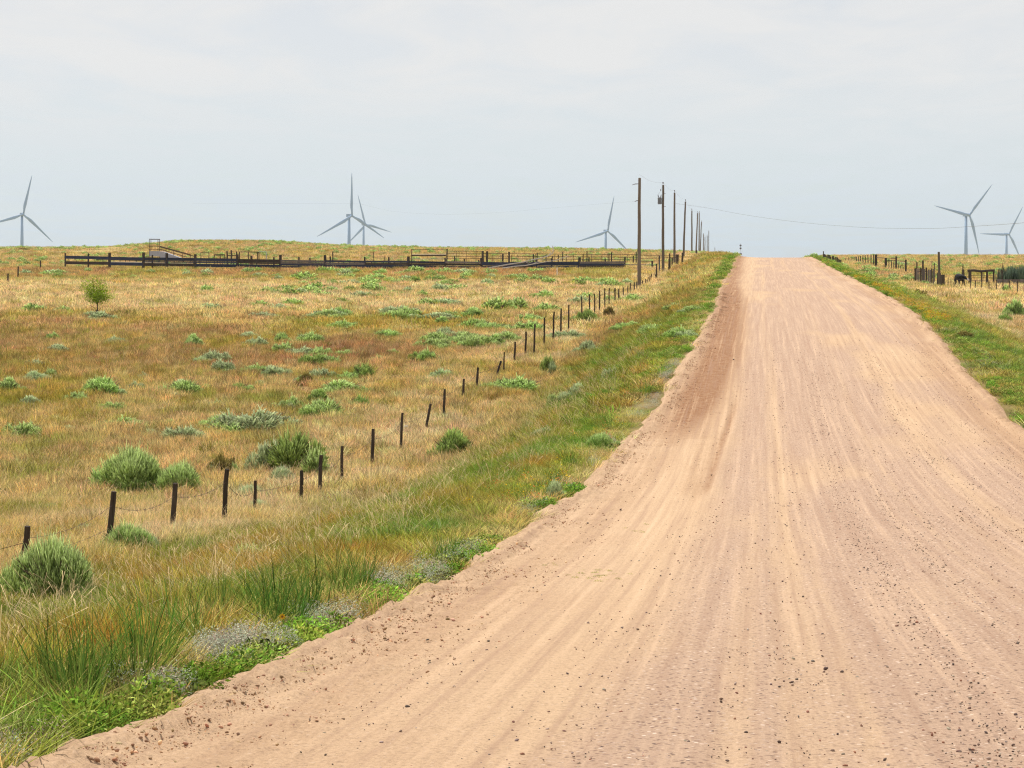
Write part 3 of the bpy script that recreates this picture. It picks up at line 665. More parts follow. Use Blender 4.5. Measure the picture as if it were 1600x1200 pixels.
B_mid = [brush('foliage', 2600, 7, 520+s, .018) for s in range(4)]
B_far = [brush('foliage', 420, 4, 540+s, .055) for s in range(4)]
S_near = [stems(s) for s in range(3)]; S_far = stems(9, 12, .3, .35, .012)
for m_ in B_near+B_mid+B_far: m_.materials.clear(); m_.materials.append(M_bush)
M_bushes = {'g': M_bush, 'd': leafmat('dark_brush_leaf', 'obj', (.19, .31, .055), tip=(.50, .62, .22), trans=.35, hue=.03), 'p': leafmat('pale_brush_leaf', 'obj', (.30, .40, .17), tip=(.72, .78, .50), trans=.35, hue=.03),
            'y': leafmat('olive_brush_leaf', 'obj', (.23, .21, .06), tip=(.36, .28, .09), trans=.3)}
BUSH = []
def shrub(px, py, wpx, label, group, kind='g', hs=1.0, d=None):
    X, Y = ground_at(px, py) if d is None else ((px-800)/F*d, d)
    wd = wpx*Y/F*(1.06 if Y < 48 else 1.22)
    BUSH.append((X, Y, wd*.40))
    e = empty('shrub', (X, Y, zx(X, Y)-.02), label, 'shrub', group)
    near_ = Y < 60
    me = random.choice(B_near if Y < 52 else B_mid if Y < 130 else B_far)
    f = bpy.data.objects.new('foliage', me); C.objects.link(f); f.parent = e
    f.material_slots[0].link = 'OBJECT'; f.material_slots[0].material = M_bushes[kind]
    f.scale = (.95, .95, 1.0)
    for _ in range(random.choice((2, 3, 4)) if wpx > 24 and Y < 150 else random.choice((0, 1))):
        f2 = bpy.data.objects.new('foliage', random.choice(B_near if Y < 34 else B_mid if Y < 110 else B_far)); C.objects.link(f2); f2.parent = e
        f2.material_slots[0].link = 'OBJECT'; f2.material_slots[0].material = M_bushes[kind if random.random() < .8 else random.choice('gp')]
        q_ = random.uniform(.45, .75); a_ = random.uniform(0, 6.28); r_ = random.uniform(.22, .42)
        f2.location = (math.cos(a_)*r_*1.15, math.sin(a_)*r_, -.02); f2.scale = (q_, q_*.9, q_*random.uniform(.75, 1.25)); f2.rotation_euler = (random.uniform(-.15, .15), random.uniform(-.2, .2), random.uniform(0, 6.28))
    s_ = bpy.data.objects.new('woody_stem', random.choice(S_near) if Y < 130 else S_far); C.objects.link(s_); s_.parent = e
    for o_ in (f, s_): o_.rotation_euler = (0, 0, random.uniform(0, 6.28))
    hh = wd*hs*1.05 if wd < 1.5 else 1.55*hs*(wd/1.5)**.4
    e.scale = (wd, wd, max(hh, .62))
    if label.startswith(('rounded green shrub with bare', 'big rounded', 'dark green double', 'compact green shrub with', 'bright green shrub with a dark')): f.location.z = .05
    return e
G1 = 'rabbitbrush shrubs in the near field'; G2 = 'rabbitbrush shrubs in the middle field'
near_list = [
 (77, 950, 140, 'large bright green shrub at the far left in front of the shortest fence post', 'g', 1.0),
 (205, 772, 88, 'rounded green shrub with bare dark brown stems, behind the left fence posts', 'g', 1.0),
 (284, 775, 66, 'green shrub half hidden behind the third fence post', 'g', .9),
 (348, 745, 42, 'small shrub just behind the top of the fourth fence post', 'y', 1.0),
 (455, 742, 84, 'big rounded dark green shrub behind the two close fence posts', 'd', 1.0),
 (490, 752, 46, 'compact green shrub with brown base against the taller of two close posts', 'g', 1.2),
 (440, 762, 46, 'small pale green shrub at the left foot of the big rounded shrub', 'p', .8),
 (709, 722, 68, 'dark green double shrub alone in the tan grass right of the wire fence', 'd', .85),
 (403, 812, 58, 'pale low shrub at the foot of the short leaning post', 'p', .7),
 (385, 890, 84, 'soft low green shrub in the straw below the fence', 'g', .6),
 (392, 785, 60, 'blue grey low shrub behind the short fence post', 'p', .6),
 (195, 872, 84, 'green and silver shrub at the right foot of the leaning second post', 'g', .8),
 (132, 846, 70, 'low pale shrub between the first and second fence posts', 'p', .5),
 (80, 808, 46, 'lone pale tufted shrub in gold grass left of the leaning post', 'p', .6),
 (400, 678, 118, 'broad silver green shrub bank, widest in the middle of the field', 'p', .55),
 (345, 672, 60, 'grey green shrub at the left end of the broad silver bank', 'g', .5),
 (508, 655, 62, 'rounded blue green shrub below the bright wide shrub', 'g', .65),
 (562, 640, 32, 'small round green shrub right of the blue green one', 'd', .8),
 (500, 632, 34, 'small dark green shrub above the rounded blue green shrub', 'd', .8),
 (455, 645, 36, 'small green shrub right behind the broad silver bank', 'g', .8),
 (530, 620, 78, 'wide bright green shrub in the middle of the field', 'g', .5),
 (570, 594, 36, 'small dark shrub up and right of the wide bright shrub', 'd', .8),
 (477, 602, 28, 'small brownish green shrub left of the wide bright shrub', 'y', .8),
 (158, 622, 66, 'bright green shrub with a dark stem in the left of the field', 'g', .65),
 (122, 632, 34, 'low shrub joined to the left of the bright dark-stemmed shrub', 'g', .7),
 (287, 618, 56, 'green shrub pair in the left middle of the field', 'g', .6),
 (14, 616, 40, 'green shrub cut by the left edge of the photo', 'g', .7),
 (372, 614, 32, 'small dark flat shrub right of the shrub pair', 'd', .6),
 (402, 585, 50, 'flat green shrub above the broad silver bank', 'g', .4),
 (212, 612, 30, 'faint shrub right of the dark-stemmed shrub', 'p', .6),
 (290, 692, 62, 'pale feathery shrub below the shrub pair', 'p', .5),
 (40, 685, 60, 'faint green low shrub near the left edge', 'g', .5),
 (190, 672, 80, 'low green shrub strip under the rust grass patch', 'g', .35),
 (810, 614, 84, 'wide bright green shrub on the fence line beside the leaning posts', 'g', .5),
 (858, 585, 26, 'two-headed green shrub right of the fence line', 'd', 1.3),
 (903, 626, 38, 'silver blue rounded shrub right of the fence line', 'p', .8),
 (872, 638, 30, 'small green shrub left below the silver blue one', 'g', .9),
 (957, 594, 28, 'small silver shrub in the orange verge grass', 'p', .8),
 (918, 553, 32, 'round pale green shrub in the straw strip', 'p', .8),
 (890, 532, 46, 'spreading pale shrub beside the fence line in the straw', 'p', .5),
 (915, 504, 36, 'dark rounded shrub right of the fence posts', 'd', .8),
 (951, 497, 20, 'small olive shrub right of the dark rounded shrub', 'y', 1.0),
 (852, 688, 44, 'silver tipped shrub at the edge of the green verge', 'p', .4),
 (940, 700, 44, 'green shrub close to the sandy road bank', 'g', .7),
 (545, 882, 34, 'deep green small shrub in the rust verge grass', 'd', .8),
 (866, 782, 36, 'grey green mounded shrub against the road bank', 'p', .6),
 (606, 530, 46, 'dark green shrub with trailing pale side in the rust band', 'g', .5),
 (684, 538, 48, 'bright double shrub left of the fence line', 'g', .55),
 (668, 567, 34, 'low green shrub below the bright double shrub', 'g', .7),
 (652, 566, 24, 'darker small shrub touching the low green shrub', 'd', .8),
 (736, 516, 46, 'dark green shrub cluster under the fence line posts', 'd', .6),
 (774, 542, 32, 'rounded green shrub just left of the fence line', 'g', .7),
 (735, 546, 34, 'pale green shrub left of the rounded one', 'g', .7),
 (690, 594, 36, 'pale spreading shrub left of the leaning post', 'p', .6),
 (626, 502, 26, 'compact green shrub in pale straw beyond the rust band', 'g', .8),
 (682, 500, 60, 'wide pale green shrub row in the straw', 'p', .35),
 (740, 497, 40, 'green shrub on the straw left of the fence line', 'g', .6),
 (780, 485, 44, 'bright green shrub in front of the far shrub belt', 'g', .8),
 (808, 484, 38, 'second bright shrub in front of the far shrub belt', 'g', .8),
 (303, 543, 27, 'small neat bright shrub in the rust band', 'g', .9),
 (440, 538, 28, 'round green shrub in the middle of the rust band', 'g', .8),
 (83, 533, 20, 'small green shrub in the left of the rust band', 'g', .8),
 (78, 590, 24, 'grey green shrub in the left field under the rust band', 'g', .7),
 (325, 458, 28, 'green shrub in front of the long board fence, right of the young tree', 'g', .7),
 (418, 460, 30, 'flat green shrub by itself in the pale straw', 'g', .6),
 (1585, 500, 34, 'green and dark shrub in dry grass near the right edge of the photo', 'g', 1.1),
 (1570, 508, 24, 'dark brushy shrub at the left foot of the larger green one', 'd', .9),
 (1573, 458, 16, 'small bright green shrub at the foot of the right wire fence', 'g', 1.0),
 (1437, 466, 36, 'brown olive tussock beside the right-hand gate posts', 'y', .5),
 (1508, 530, 30, 'low olive shrub in the tan grass right of the road', 'y', .4),
]
for px, py, wp, lb, kd, hs in near_list: shrub(px, py, wp, lb, G1 if py > 600 else G2, kd, hs*1.3)
# mats of bright verge growth that read as low bushes
for px, py, wp, lb in ((1065, 528, 54, 'bright green mounded verge bush touching the road bank'), (1020, 522, 60, 'long bright green verge bush left of the mounded one'), (985, 515, 46, 'blue green end of the long verge bush row'),
                       (1055, 486, 42, 'small grey green verge bush above the bright row'), (1082, 488, 34, 'green verge bush nearest the far road edge')):
    shrub(px, py, wp, lb, 'bright verge bushes', 'g', .5)
LM = [(60, 'under the leftmost wind turbine'), (160, 'near the fence end'), (222, 'just left of the loading chute'), (310, 'below the loading chute ramp'), (430, 'below the squeeze gates'), (515, 'left of the overlapping turbines'),
      (625, 'under the paired turbines'), (700, 'under the rail gate'), (765, 'under the pipe fence panels'), (890, 'under the dead tree'), (985, 'under the low turbine'), (1130, 'near the utility poles'),
      (1320, 'by the road crest'), (1425, 'near the braced gateway'), (1490, 'near the tall grey post'), (1560, 'near the cow'), (9999, 'near the right edge of the photo')]
ORD = ['leftmost', 'second from left', 'third from left', 'fourth from left', 'fifth from left', 'sixth from left', 'seventh from left', 'eighth from left', 'ninth from left', 'tenth from left', 'eleventh from left', 'twelfth from left']
KN = dict(g='green', p='pale', d='dark green', y='olive')
def named_batch(batch, lb, gp, d=None):
    """every bush is told apart by its colour, its landmark and its order from the left"""
    cnt = {}
    for px, py, wv, kd, hs in sorted(batch):
        lm = next(t_ for x_, t_ in LM if px < x_); key = (kd, lm); cnt[key] = cnt.get(key, 0)+1
        shrub(px, py, wv, '%s %s %s, %s' % (KN[kd], lb, lm, ORD[min(cnt[key], 12)-1]), gp, kd, hs, d=d if d is None else random.uniform(335, 362))
belts = [(40, 1000, 425, 443, 62, 11, 26, 'shrub before the board fence', 'shrub belt in front of the board fence'),
         (440, 1000, 436, 476, 58, 14, 36, 'shrub below the corral', 'shrubs in the pasture below the corral'),
         (430, 860, 477, 640, 46, 18, 44, 'middle field shrub', 'shrubs in the middle field left of the fence'),
         (0, 430, 480, 700, 34, 16, 40, 'faint field shrub', 'faint low shrubs in the dry field'),
         (1240, 1470, 415, 470, 14, 12, 26, 'right verge bush', 'weedy bushes on the right verge')]
for x0, x1, y0, y1, n, w0, w1, lb, gp in belts:
    c_ = 0; tries = 0; batch = []
    while c_ < n and tries < 4000:
        tries += 1
        px = random.uniform(x0, x1); py = random.uniform(y0, y1)
        X, Y = ground_at(px, py); u_ = X-K*Y
        if uL(Y)-u_ < 1.2 and u_ < uR(Y)+.8: continue
        if float(fbm(X*.06, Y*.06, 2, 601)) < .42 and y0 > 410: continue
        if 226 < Y < 262 and px < 1050: continue
        if y0 == 477 and u_ > -14: continue
        c_ += 1; batch.append((px, py, 1.2*random.uniform(w0, w1), random.choice('ggpdg' if y0 != 480 else 'gpp'), random.uniform(.5, .8)))
    named_batch(batch, lb, gp)
# the countless tiny brush of the far pasture and the skyline
far_brush = library('far_brush', B_far)
u, d = sample(243, 364, .09, extra=20); u2, d2 = sample(200, 364, .07, left=False, extra=20); u3, d3 = sample(338, 364, .12, extra=20)
u = np.concatenate([u, u2, u3]); d = np.concatenate([d, d2, d3]); k = fbm((u+K*d)*.05, d*.05, 2, 631) > .38; u, d = u[k], d[k]
sz = rng.uniform(.5, 1.7, len(u)); scatter('far_brush_cover', far_brush, 4, np.stack([u+K*d, d, terrain(u, d)], -1), np.stack([sz, sz, sz*rng.uniform(.5, .85, len(u))], -1), jit(S_((.2, .3, .1))*np.ones((len(u), 1))), 'countless tiny shrubs dotting the far pasture and skyline')
shrub(34, 0, 26, 'low rusty brown bush below the leftmost wind turbine', None, 'y', .5, d=330)

# grass grows round the shrubs, not through them
grass_batch('prairie_grass', near_lib, 6, [sample(7.5, 26, 75), sample(26, 46, 48)], 'tall dry and green prairie grass of the near verge and field')
grass_batch('field_grass', mid_lib, 5, [sample(46, 75, 21), sample(75, 110, 11), sample(38, 110, 16, left=False)], 'golden and rust coloured dry grass of the middle field')
grass_batch('far_grass', far_lib, 4, [sample(110, 180, 2.8), sample(180, 380, 1.3, extra=8), sample(110, 380, 1.8, left=False, extra=8)], 'pale dry grass of the far pasture', hs=1.0, ws=1.15)

# ------------------------------------------------------------ near wire fence
posts = [(43, 822, 37, .052), (178, 768, 168, .055), (274, 755, 269, .055), (355, 733, 348, .055), (399, 751, 397, .04), (471, 735, 470, .05), (502, 711, 499, .055), (535, 697, 534, .045), (583, 670, 581, .055),
         (629, 645, 626, .045), (673, 631, 664, .05), (695, 608, 693, .05), (725, 592, 723, .05), (747, 574, 745, .05), (783, 564, 773, .05), (788, 550, 787, .035), (805, 534, 804, .05), (822, 518, 821, .05), (836, 506, 834, .05),
         (851, 496, 850, .05), (866, 486, 864, .055), (877, 476, 876, .055), (889, 469, 888, .05), (909, 462, 909, .05), (921, 454, 921, .055), (929, 459, 929, .05), (937, 454, 937, .055), (945, 450, 945, .05), (952, 450, 952, .05),
         (961, 450, 961, .06), (967, 451, 967, .06), (974, 449, 974, .05), (981, 447, 981, .045), (985, 442, 985, .05), (991, 441, 991, .06), (995, 440, 995, .05), (1004, 438, 1004, .06), (1009, 439, 1009, .06), (1013, 438, 1011, .05),
         (1016, 437, 1014, .05), (1018, 433, 1018, .055), (1026, 428, 1024, .07)]
PU = -12.0
wf = empty('wire_fence', (37/1, 0, 0), 'barbed wire fence of dark crooked posts running up the left field beside the road', 'fence')
wf.location = (pt(37, 0, 29).x, 29, zx(pt(37, 0, 29).x, 29))
tops = []
for a, b_, c_, r_ in posts:
    d_ = 33600/(1190-c_); X = (c_-800)/F*d_; zb = zx(X, d_)
    ztop = EYE-(b_-HY)/F*d_; zt = min(max(ztop, zb+.75), zb+1.75); xt = (a-800)/F*d_
    mb = MB(); n_ = 5
    wig = [random.gauss(0, .008) for _ in range(3)]
    mb.tube([(X, d_, zb-.3), (X+(xt-X)*.4+wig[0], d_, zb+(zt-zb)*.4), (X+(xt-X)*.75+wig[1], d_+wig[2], zb+(zt-zb)*.75), (xt, d_, zt)], [r_*1.1, r_, r_*.98, r_*.9], 7)
    po = mb.obj('post', M_post, wf)
    if c_ in (664, 773): po['label'] = 'leaning fence post'
    tops.append((Vector((xt, d_-.06, zt)), Vector((X, d_-.06, zb))))
for frac, name in ((.78, 'barbed_wire'), (.42, 'barbed_wire')):
    for (t0, b0), (t1, b1) in zip(tops[:-1], tops[1:]):
        if frac < .5 and (t0.y > 50 or random.random() < .45): continue
        a = b0.lerp(t0, frac); c_ = b1.lerp(t1, frac); sag = random.uniform(.06, .22) if t0.y < 60 else .05
        P_ = [a.lerp(c_, s_)-Vector((0, 0, 4*sag*s_*(1-s_))) for s_ in np.linspace(0, 1, 9)]
        mb = MB().tube(P_, .004 if t0.y < 60 else .005, 3, False)
        for s_ in range(1, 8):
            q = P_[s_]; mb.beam(q+Vector((-.02, 0, -.025)), q+Vector((.02, 0, .025)), .004, .004); mb.beam(q+Vector((.02, 0, -.025)), q+Vector((-.02, 0, .025)), .004, .004)
        mb.obj(name, M_wire, wf)
a = tops[0][0]; c_ = a+Vector((-3, -3.2, -.1)); P_ = [a.lerp(c_, s_)-Vector((0, 0, .25+.5*s_*(1-s_))) for s_ in np.linspace(0, 1, 8)]
MB().tube(P_, .0055, 3, False).obj('barbed_wire', M_wire, wf)
q = pt(634, 666, 59.6); mb = MB(); mb.beam(q+Vector((-.05, 0, 0)), q+Vector((.06, 0, .01)), .03, .035, jit=.3); o_ = mb.obj('insulator', M_white, wf); o_['label'] = 'small white insulator on the wire'
for px, d_, h_ in ((28, 205, 1.3), (63, 232, 1.2), (12, 190, 1.0)):
    X = (px-800)/F*d_; z_ = zx(X, d_); mb = MB().tube([(X, d_, z_-.2), (X+.04, d_, z_+h_)], [.09, .08], 6)
    o_ = mb.obj('lone_post', M_post); tag(o_, {28: 'lone dark post left of the long board fence, the nearer and taller one', 63: 'lone thin post closest to the left end of the board fence', 12: 'short lone post nearest the left edge of the field'}[px], 'post')

# ------------------------------------------------------------ utility poles and lines
poles = [(999, 278, 176, .17), (1036, 289, 220, .165), (1054, 301, 262, .16), (1071, 315, 305, .16), (1081, 329, 350, .15), (1090, 333, 400, .15), (1092.5, 332, 440, .15), (1096, 347, 490, .15), (1099, 366, 560, .15),
         (1101.5, 370, 620, .15), (1105, 368, 680, .15), (1107.5, 361, 720, .15), (1117, 387, 900, .16)]
plabels = ['tallest wooden utility pole, first of the row, with two small side brackets', 'wooden utility pole carrying a grey transformer can', 'third wooden utility pole, just behind the transformer pole', 'fourth utility pole in the row, slightly leaning',
           'fifth utility pole in the row, thinner and farther', 'left pole of the close pair far along the row', 'right pole of the close pair far along the row', 'eighth utility pole, far before the crest of the road',
           'ninth pole, shorter, far before the crest', 'tenth pole, shortest of the far group', 'eleventh thin far pole', 'twelfth pole, taller last one of the far group', 'tiny isolated pole top beyond the road crest']
ptop = []
for i, (px, py, d_, r_) in enumerate(poles):
    top = pt(px, py, d_); lean = random.uniform(-.02, .02)*2
    if i in (3, 5, 7): lean = .35
    xb = top.x-lean; zb = zx(xb, d_)
    e = empty('utility_pole', (xb, d_, zb), plabels[i], 'utility pole', 'utility poles along the left side of the road')
    hh = top.z-zb
    P_ = [(xb, d_, zb-.5)]+[(xb+(top.x-xb)*s_+random.gauss(0, .015), d_, zb+hh*s_) for s_ in (.15, .35, .55, .75, .9, 1)]
    MB().tube(P_, [r_*k_ for k_ in (1.12, 1.08, 1.0, .93, .86, .8, .76)], 10).obj('shaft', M_pole, e)
    pin = Vector((top.x, d_, top.z)); 
    if i > 0:
        MB().tube([pin, pin+Vector((0, 0, .22))], .025, 5).obj('pin', M_galv, e)
        MB().tube([pin+Vector((0, 0, .18)), pin+Vector((0, 0, .25)), pin+Vector((0, 0, .38))], [.075, .09, .04], 8).obj('insulator', M_porc, e)
    ptop.append(pin+Vector((0, 0, .36)))
    if i == 0:
        for zz, ln in ((.58, .62), (2.22, .38)):
            a = pin-Vector((0, 0, zz)); mb = MB(); mb.tube([a, a+Vector((-.35*ln/.5, -.1, -.02)), a+Vector((-ln-.1, -.1, -.12))], [.035, .045, .02], 6); mb.obj('bracket', M_porc, e)
    if i == 1:
        tk = pin+Vector((-.42, -.15, -1.95)); mb = MB()
        mb.tube([tk+Vector((0, 0, -.42)), tk+Vector((0, 0, -.38)), tk+Vector((0, 0, .3)), tk+Vector((0, 0, .34)), tk+Vector((0, 0, .44))], [.23, .25, .25, .28, .17], 16)
        tr_ = mb.obj('transformer', M_tank, e)
        for dx in (-.12, .1): MB().tube([tk+Vector((dx, 0, .4)), tk+Vector((dx*1.5, 0, .55)), tk+Vector((dx*1.8, 0, .78))], [.05, .06, .025], 7).obj('bushing', M_porc, tr_)
        for zz in (-.25, .2): MB().beam(tk+Vector((.18, 0, zz)), tk+Vector((.45, .1, zz)), .1, .08).obj('mounting_bracket', M_tank, tr_)
        MB().tube([pin+Vector((-.28, -.05, -.5)), pin+Vector((-.28, -.05, -.75))], .045, 6).obj('fuse_cutout', M_porc, e)
        MB().tube([pin, pin+Vector((-.3, -.1, -.7)), tk+Vector((-.2, 0, .75))], .009, 4, False).obj('jumper_wire', M_cable, e)
        for zz in (1.0, 2.6): MB().beam(pin+Vector((0, -.17, -zz)), pin+Vector((.3, -.2, -zz-.05)), .05, .05).obj('bracket', M_porc, e)
def cable(pts_, r_, name='power_line', label=None, cat='cable'):
    o_ = MB().tube(pts_, r_, 4, False).obj(name, M_cable); tag(o_, label, cat); return o_
def catenary(a, b, sag, n_=24): return [a.lerp(b, s_)-Vector((0, 0, 4*sag*s_*(1-s_))) for s_ in np.linspace(0, 1, n_)]
pl = []
for a, b_ in zip(ptop[:-1], ptop[1:]): pl += catenary(a, b_, .35, 8)
cable(pl, .006, label='thin conductor strung along the tops of the utility poles')
a = ptop[2]-Vector((0, 0, 1.75)); b2 = pt(1400, 357, 150); b3 = pt(1640, 342, 110)
cp = pch([(1056, 318), (1100, 324), (1160, 335), (1230, 345), (1300, 352), (1380, 356.5), (1450, 357), (1530, 353), (1600, 348), (1700, 336)])
cable([pt(px, float(cp(px)), 262-(px-1056)/644*150) for px in np.linspace(1056, 1700, 40)], .012, label='long sagging cable crossing over the road to the right')
cp = pch([(560, 318), (620, 331), (700, 335), (780, 332), (850, 326), (996, 314)])
cable([pt(px, float(cp(px)), 176+(996-px)*.12) for px in np.linspace(300, 996, 30)], .0028, label='faint upper service wire leaving the first pole to the left')
p0 = ptop[0]
cable([p0-Vector((0, 0, 1.6)), p0+Vector((2.1, 30, -7.5))], .007, 'guy_wire', 'guy wire slanting from the first pole down towards the second')
cable([ptop[1]-Vector((0, 0, 3.0)), Vector((ptop[1].x-3.0, 190, zx(ptop[1].x-3, 190)))], .008, 'guy_wire', 'guy wire running from the transformer pole down to the left')

# ------------------------------------------------------------ corral, left
def place(px, d_): return (px-800)/F*d_
def zpx(px, d_): return zx(place(px, d_), d_)
def post_at(px, d_, py_top, r_, parent, name='post', mat=None, sq=False, sink=.3):
    X = place(px, d_); zt = EYE-(py_top-HY)/F*d_; zb = zx(X, d_)
    mb = MB()
    if sq: mb.beam((X, d_, zb-sink), (X+random.gauss(0, .02), d_, zt), r_*2, r_*2, jit=.1)
    else: mb.tube([(X, d_, zb-sink), (X+random.gauss(0, .03), d_, zt)], [r_*1.05, r_*.95], 8)
    return mb.obj(name, mat or M_post, parent)
def plank(p0, p1, h, parent, th=.05, mat=None, name='plank', off=0):
    """a board between (px, py_center, d) points"""
    a = pt(*p0)+Vector((0, off, 0)); b_ = pt(*p1)+Vector((0, off, 0)); return MB().beam(a, b_, th, h, jit=.06).obj(name, mat or M_board, parent)
# long front fence: left part open with two wide boards, right part closed
bf = empty('board_fence', (place(102, 236), 236, zpx(102, 236)), 'long dark blue grey board fence across the field in front of the corral', 'fence')
DF = 236
fy = pch([(100, 400.5), (240, 403.5), (350, 405), (470, 407), (640, 408.5), (800, 410), (980, 409)])
pxs = [102, 138, 171, 224, 238, 261, 305, 371, 428, 438, 467, 485, 508, 516, 570, 607, 638, 696, 752, 795, 838, 862, 905, 945, 976]
big = {171, 224, 261, 305, 371, 438, 508, 638, 752, 905}
for p_ in pxs:
    t_ = float(fy(p_))-4-random.uniform(0, 3); t_ = 396 if p_ == 138 else t_-2 if p_ in big else t_
    post_at(p_, DF, t_, .19 if p_ in big else .11, bf)
prev = [102, 171, 224, 305, 371, 438, 508, 570, 638, 696, 752, 795, 838, 905, 976]
for x0, x1 in zip(prev[:-1], prev[1:]):
    y0, y1 = float(fy(x0)), float(fy(x1)); op = x1 <= 440
    for k_, (dy, h_) in enumerate(((1.2, .38), (9.6, .40)) if x1 <= 260 else ((1.2, .38), (5.4, .14), (10.0, .40)) if op else ((.8, .25), (3.95, .25), (7.1, .25), (10.2, .25))):
        j0 = random.uniform(-.4, .4)
        plank((x0, y0+dy+j0, DF), (x1, y1+dy+random.uniform(-.4, .4), DF), h_, bf, off=-.14, mat=random.choice((M_board, M_board, M_board, M_dull, M_post)))
# second run of boards and back posts seen through the gaps
b2 = empty('corral_fence', (place(120, 250), 250, zpx(120, 250)), 'inner corral fence of short posts seen through the gaps of the front board fence', 'fence')
for p_ in list(range(150, 640, 9)):
    if random.random() < .8: post_at(p_+random.uniform(-2, 2), 250, float(fy(p_))+random.uniform(-1.5, 2.5), .06, b2)
for x0 in range(150, 620, 50): plank((x0, float(fy(x0))+4, 250), (x0+50, float(fy(x0+50))+4, 250), .09, b2, th=.04, mat=M_post)
gs = empty('pale_ground_boards', (place(200, 243), 243, zpx(200, 243)), 'pale bleached boards lying low behind the open left half of the board fence', 'boards')
for x0, x1, y_ in ((168, 240, 409.3), (226, 300, 411.6), (150, 236, 417.2), (240, 262, 411)): plank((x0, y_, 243), (x1, y_+.6, 243), .12, gs, mat=M_grey)
# loading chute with tower
DC = 258
ch = empty('loading_chute', (place(238, DC), DC, zpx(238, DC)), 'rusty pipe loading chute with a tall frame and a ramp sloping down to the right', 'loading chute')
for p_, dd_ in ((233, 0), (236, 1.4), (247, 0), (249.5, 1.4)): post_at(p_, DC+dd_, 374, .045, ch, mat=M_rust)
def bar(x0, y0, x1, y1, d_, r_, parent, name='rail', mat=None): return MB().tube([pt(x0, y0, d_), pt(x1, y1, d_)], r_, 6).obj(name, mat or M_rust, parent)
bar(233, 373.6, 250, 373.8, DC, .05, ch); bar(236, 374, 249.5, 374, DC+1.4, .05, ch)
for y_ in (385.5, 389.5): bar(233, y_, 250, y_, DC, .04, ch)
bar(249, 385.5, 303, 400.3, DC, .06, ch); bar(249, 389, 292, 401.8, DC, .05, ch); bar(249, 393.5, 280, 402.5, DC, .05, ch)
bar(249.5, 384.5, 298, 397.8, DC+1.4, .05, ch)
for p_ in (260, 272, 285, 298): post_at(p_, DC, 386+(p_-249)*.27, .04, ch, mat=M_rust)
mb = MB(); a = pt(233.5, 392.5, DC-.1); b_ = pt(250, 392.5, DC-.1); mb.beam((a+b_)/2+Vector((0, 0, -.75)), (a+b_)/2+Vector((0, 0, .02)), b_.x-a.x, .05); mb.obj('side_panel', M_chute, ch)
q1 = pt(250, 392.8, DC-.12); q2 = pt(250, 403.5, DC-.12); q3 = pt(283, 403.5, DC-.12); q4 = pt(255, 393.4, DC-.12)
mb = MB(); vs = [q1, q2, q3, q4]; mb.add(vs+[v+Vector((0, 1.5, 0)) for v in vs], [(0, 1, 2, 3), (7, 6, 5, 4), (0, 4, 5, 1), (1, 5, 6, 2), (2, 6, 7, 3), (3, 7, 4, 0)]); mb.obj('ramp_panel', M_chute, ch)
# pipe frames and small pens behind
def frame(name, xs, ytop, ybot, d_, r_, label, cat, mat=M_rust, rails=(), top=True, group=None):
    e = empty(name, (place(xs[0], d_), d_, zpx(xs[0], d_)), label, cat, group)
    for p_ in xs: post_at(p_, d_, ytop, r_*1.2, e, mat=mat)
    if top: bar(xs[0], ytop, xs[-1], ytop+.3, d_, r_, e, mat=mat)
    for y_ in rails: bar(xs[0], y_, xs[-1], y_+.2, d_, r_*.8, e, mat=mat)
    return e
frame('cattle_pen', [314, 326.5], 394.3, 405, 255, .04, 'small square pipe frame between the loading ramp and the squeeze gates', 'pen frame', rails=(400,))
e = frame('squeeze_gate', [335, 344, 351], 397.5, 405, 255, .06, 'low rusty squeeze gate of thick bars behind the board fence', 'gate', rails=(399.5,))
e = frame('squeeze_gate', [355, 362, 370], 397.3, 405, 254, .09, 'dark rusty gate posts of uneven height beside the low squeeze gate', 'gate', rails=(399,), top=False)
post_at(355, 254, 392, .10, e); post_at(362, 254, 391, .12, e); post_at(369.5, 254, 393, .09, e)
e = frame('cattle_pen', [374, 388, 402, 404.5], 393.6, 405, 256, .06, 'long low pipe frame right of the squeeze gates', 'pen frame')
e2 = frame('cattle_pen', [405, 416], 393.3, 405, 256.5, .05, 'bright grey end section of the long low pipe frame', 'pen frame', mat=M_galv)
post_at(393, 255, 399.5, .16, e)
for i_, p_ in enumerate((520, 583, 601)): tag(post_at(p_, 262, {520: 393, 583: 394, 601: 399}[p_], .09 if i_ == 0 else .06, None, 'corral_post'), {520: 'upright thick post above the middle of the board fence', 583: 'tall thin post above the middle of the board fence', 601: 'short thin post right of the tall thin one'}[p_], 'post')
# pale rail gate and pipe panels, right half
DG = 262
e = empty('rail_gate', (place(643, DG), DG, zpx(643, DG)), 'wide gate with one dark and two pale boards above the closed board fence', 'gate')
post_at(643.2, DG, 389.5, .05, e, mat=M_rust); post_at(698, DG, 389, .10, e)
bar(643, 390.2, 698, 390.2, DG, .04, e)
plank((643, 397.2, DG), (697, 397.2, DG), .10, e, mat=M_grey); plank((643, 399.3, DG), (697, 399.3, DG), .17, e, mat=M_post); plank((643, 404.6, DG), (697, 404.6, DG), .10, e, mat=M_grey)
e = empty('pipe_fence', (place(700, DG), DG, zpx(700, DG)), 'rusty pipe panel fence with four rails between the rail gate and the thick posts', 'fence panel')
for y_ in (392.3, 396.3, 400.3, 404): bar(699, y_, 755, y_+.3, DG, .035, e)
for p_ in (713.5, 728.5, 743.5): post_at(p_, DG, 392, .03, e, mat=M_rust)
for p_, t_ in ((710.5, 400), (726, 404), (748, 406)): post_at(p_, DG-3, t_, .1, e)
e = empty('thick_gate_posts', (place(755, DG), DG, zpx(755, DG)), 'pair of thick dark posts joined by short rails right of the pipe panel', 'gate posts')
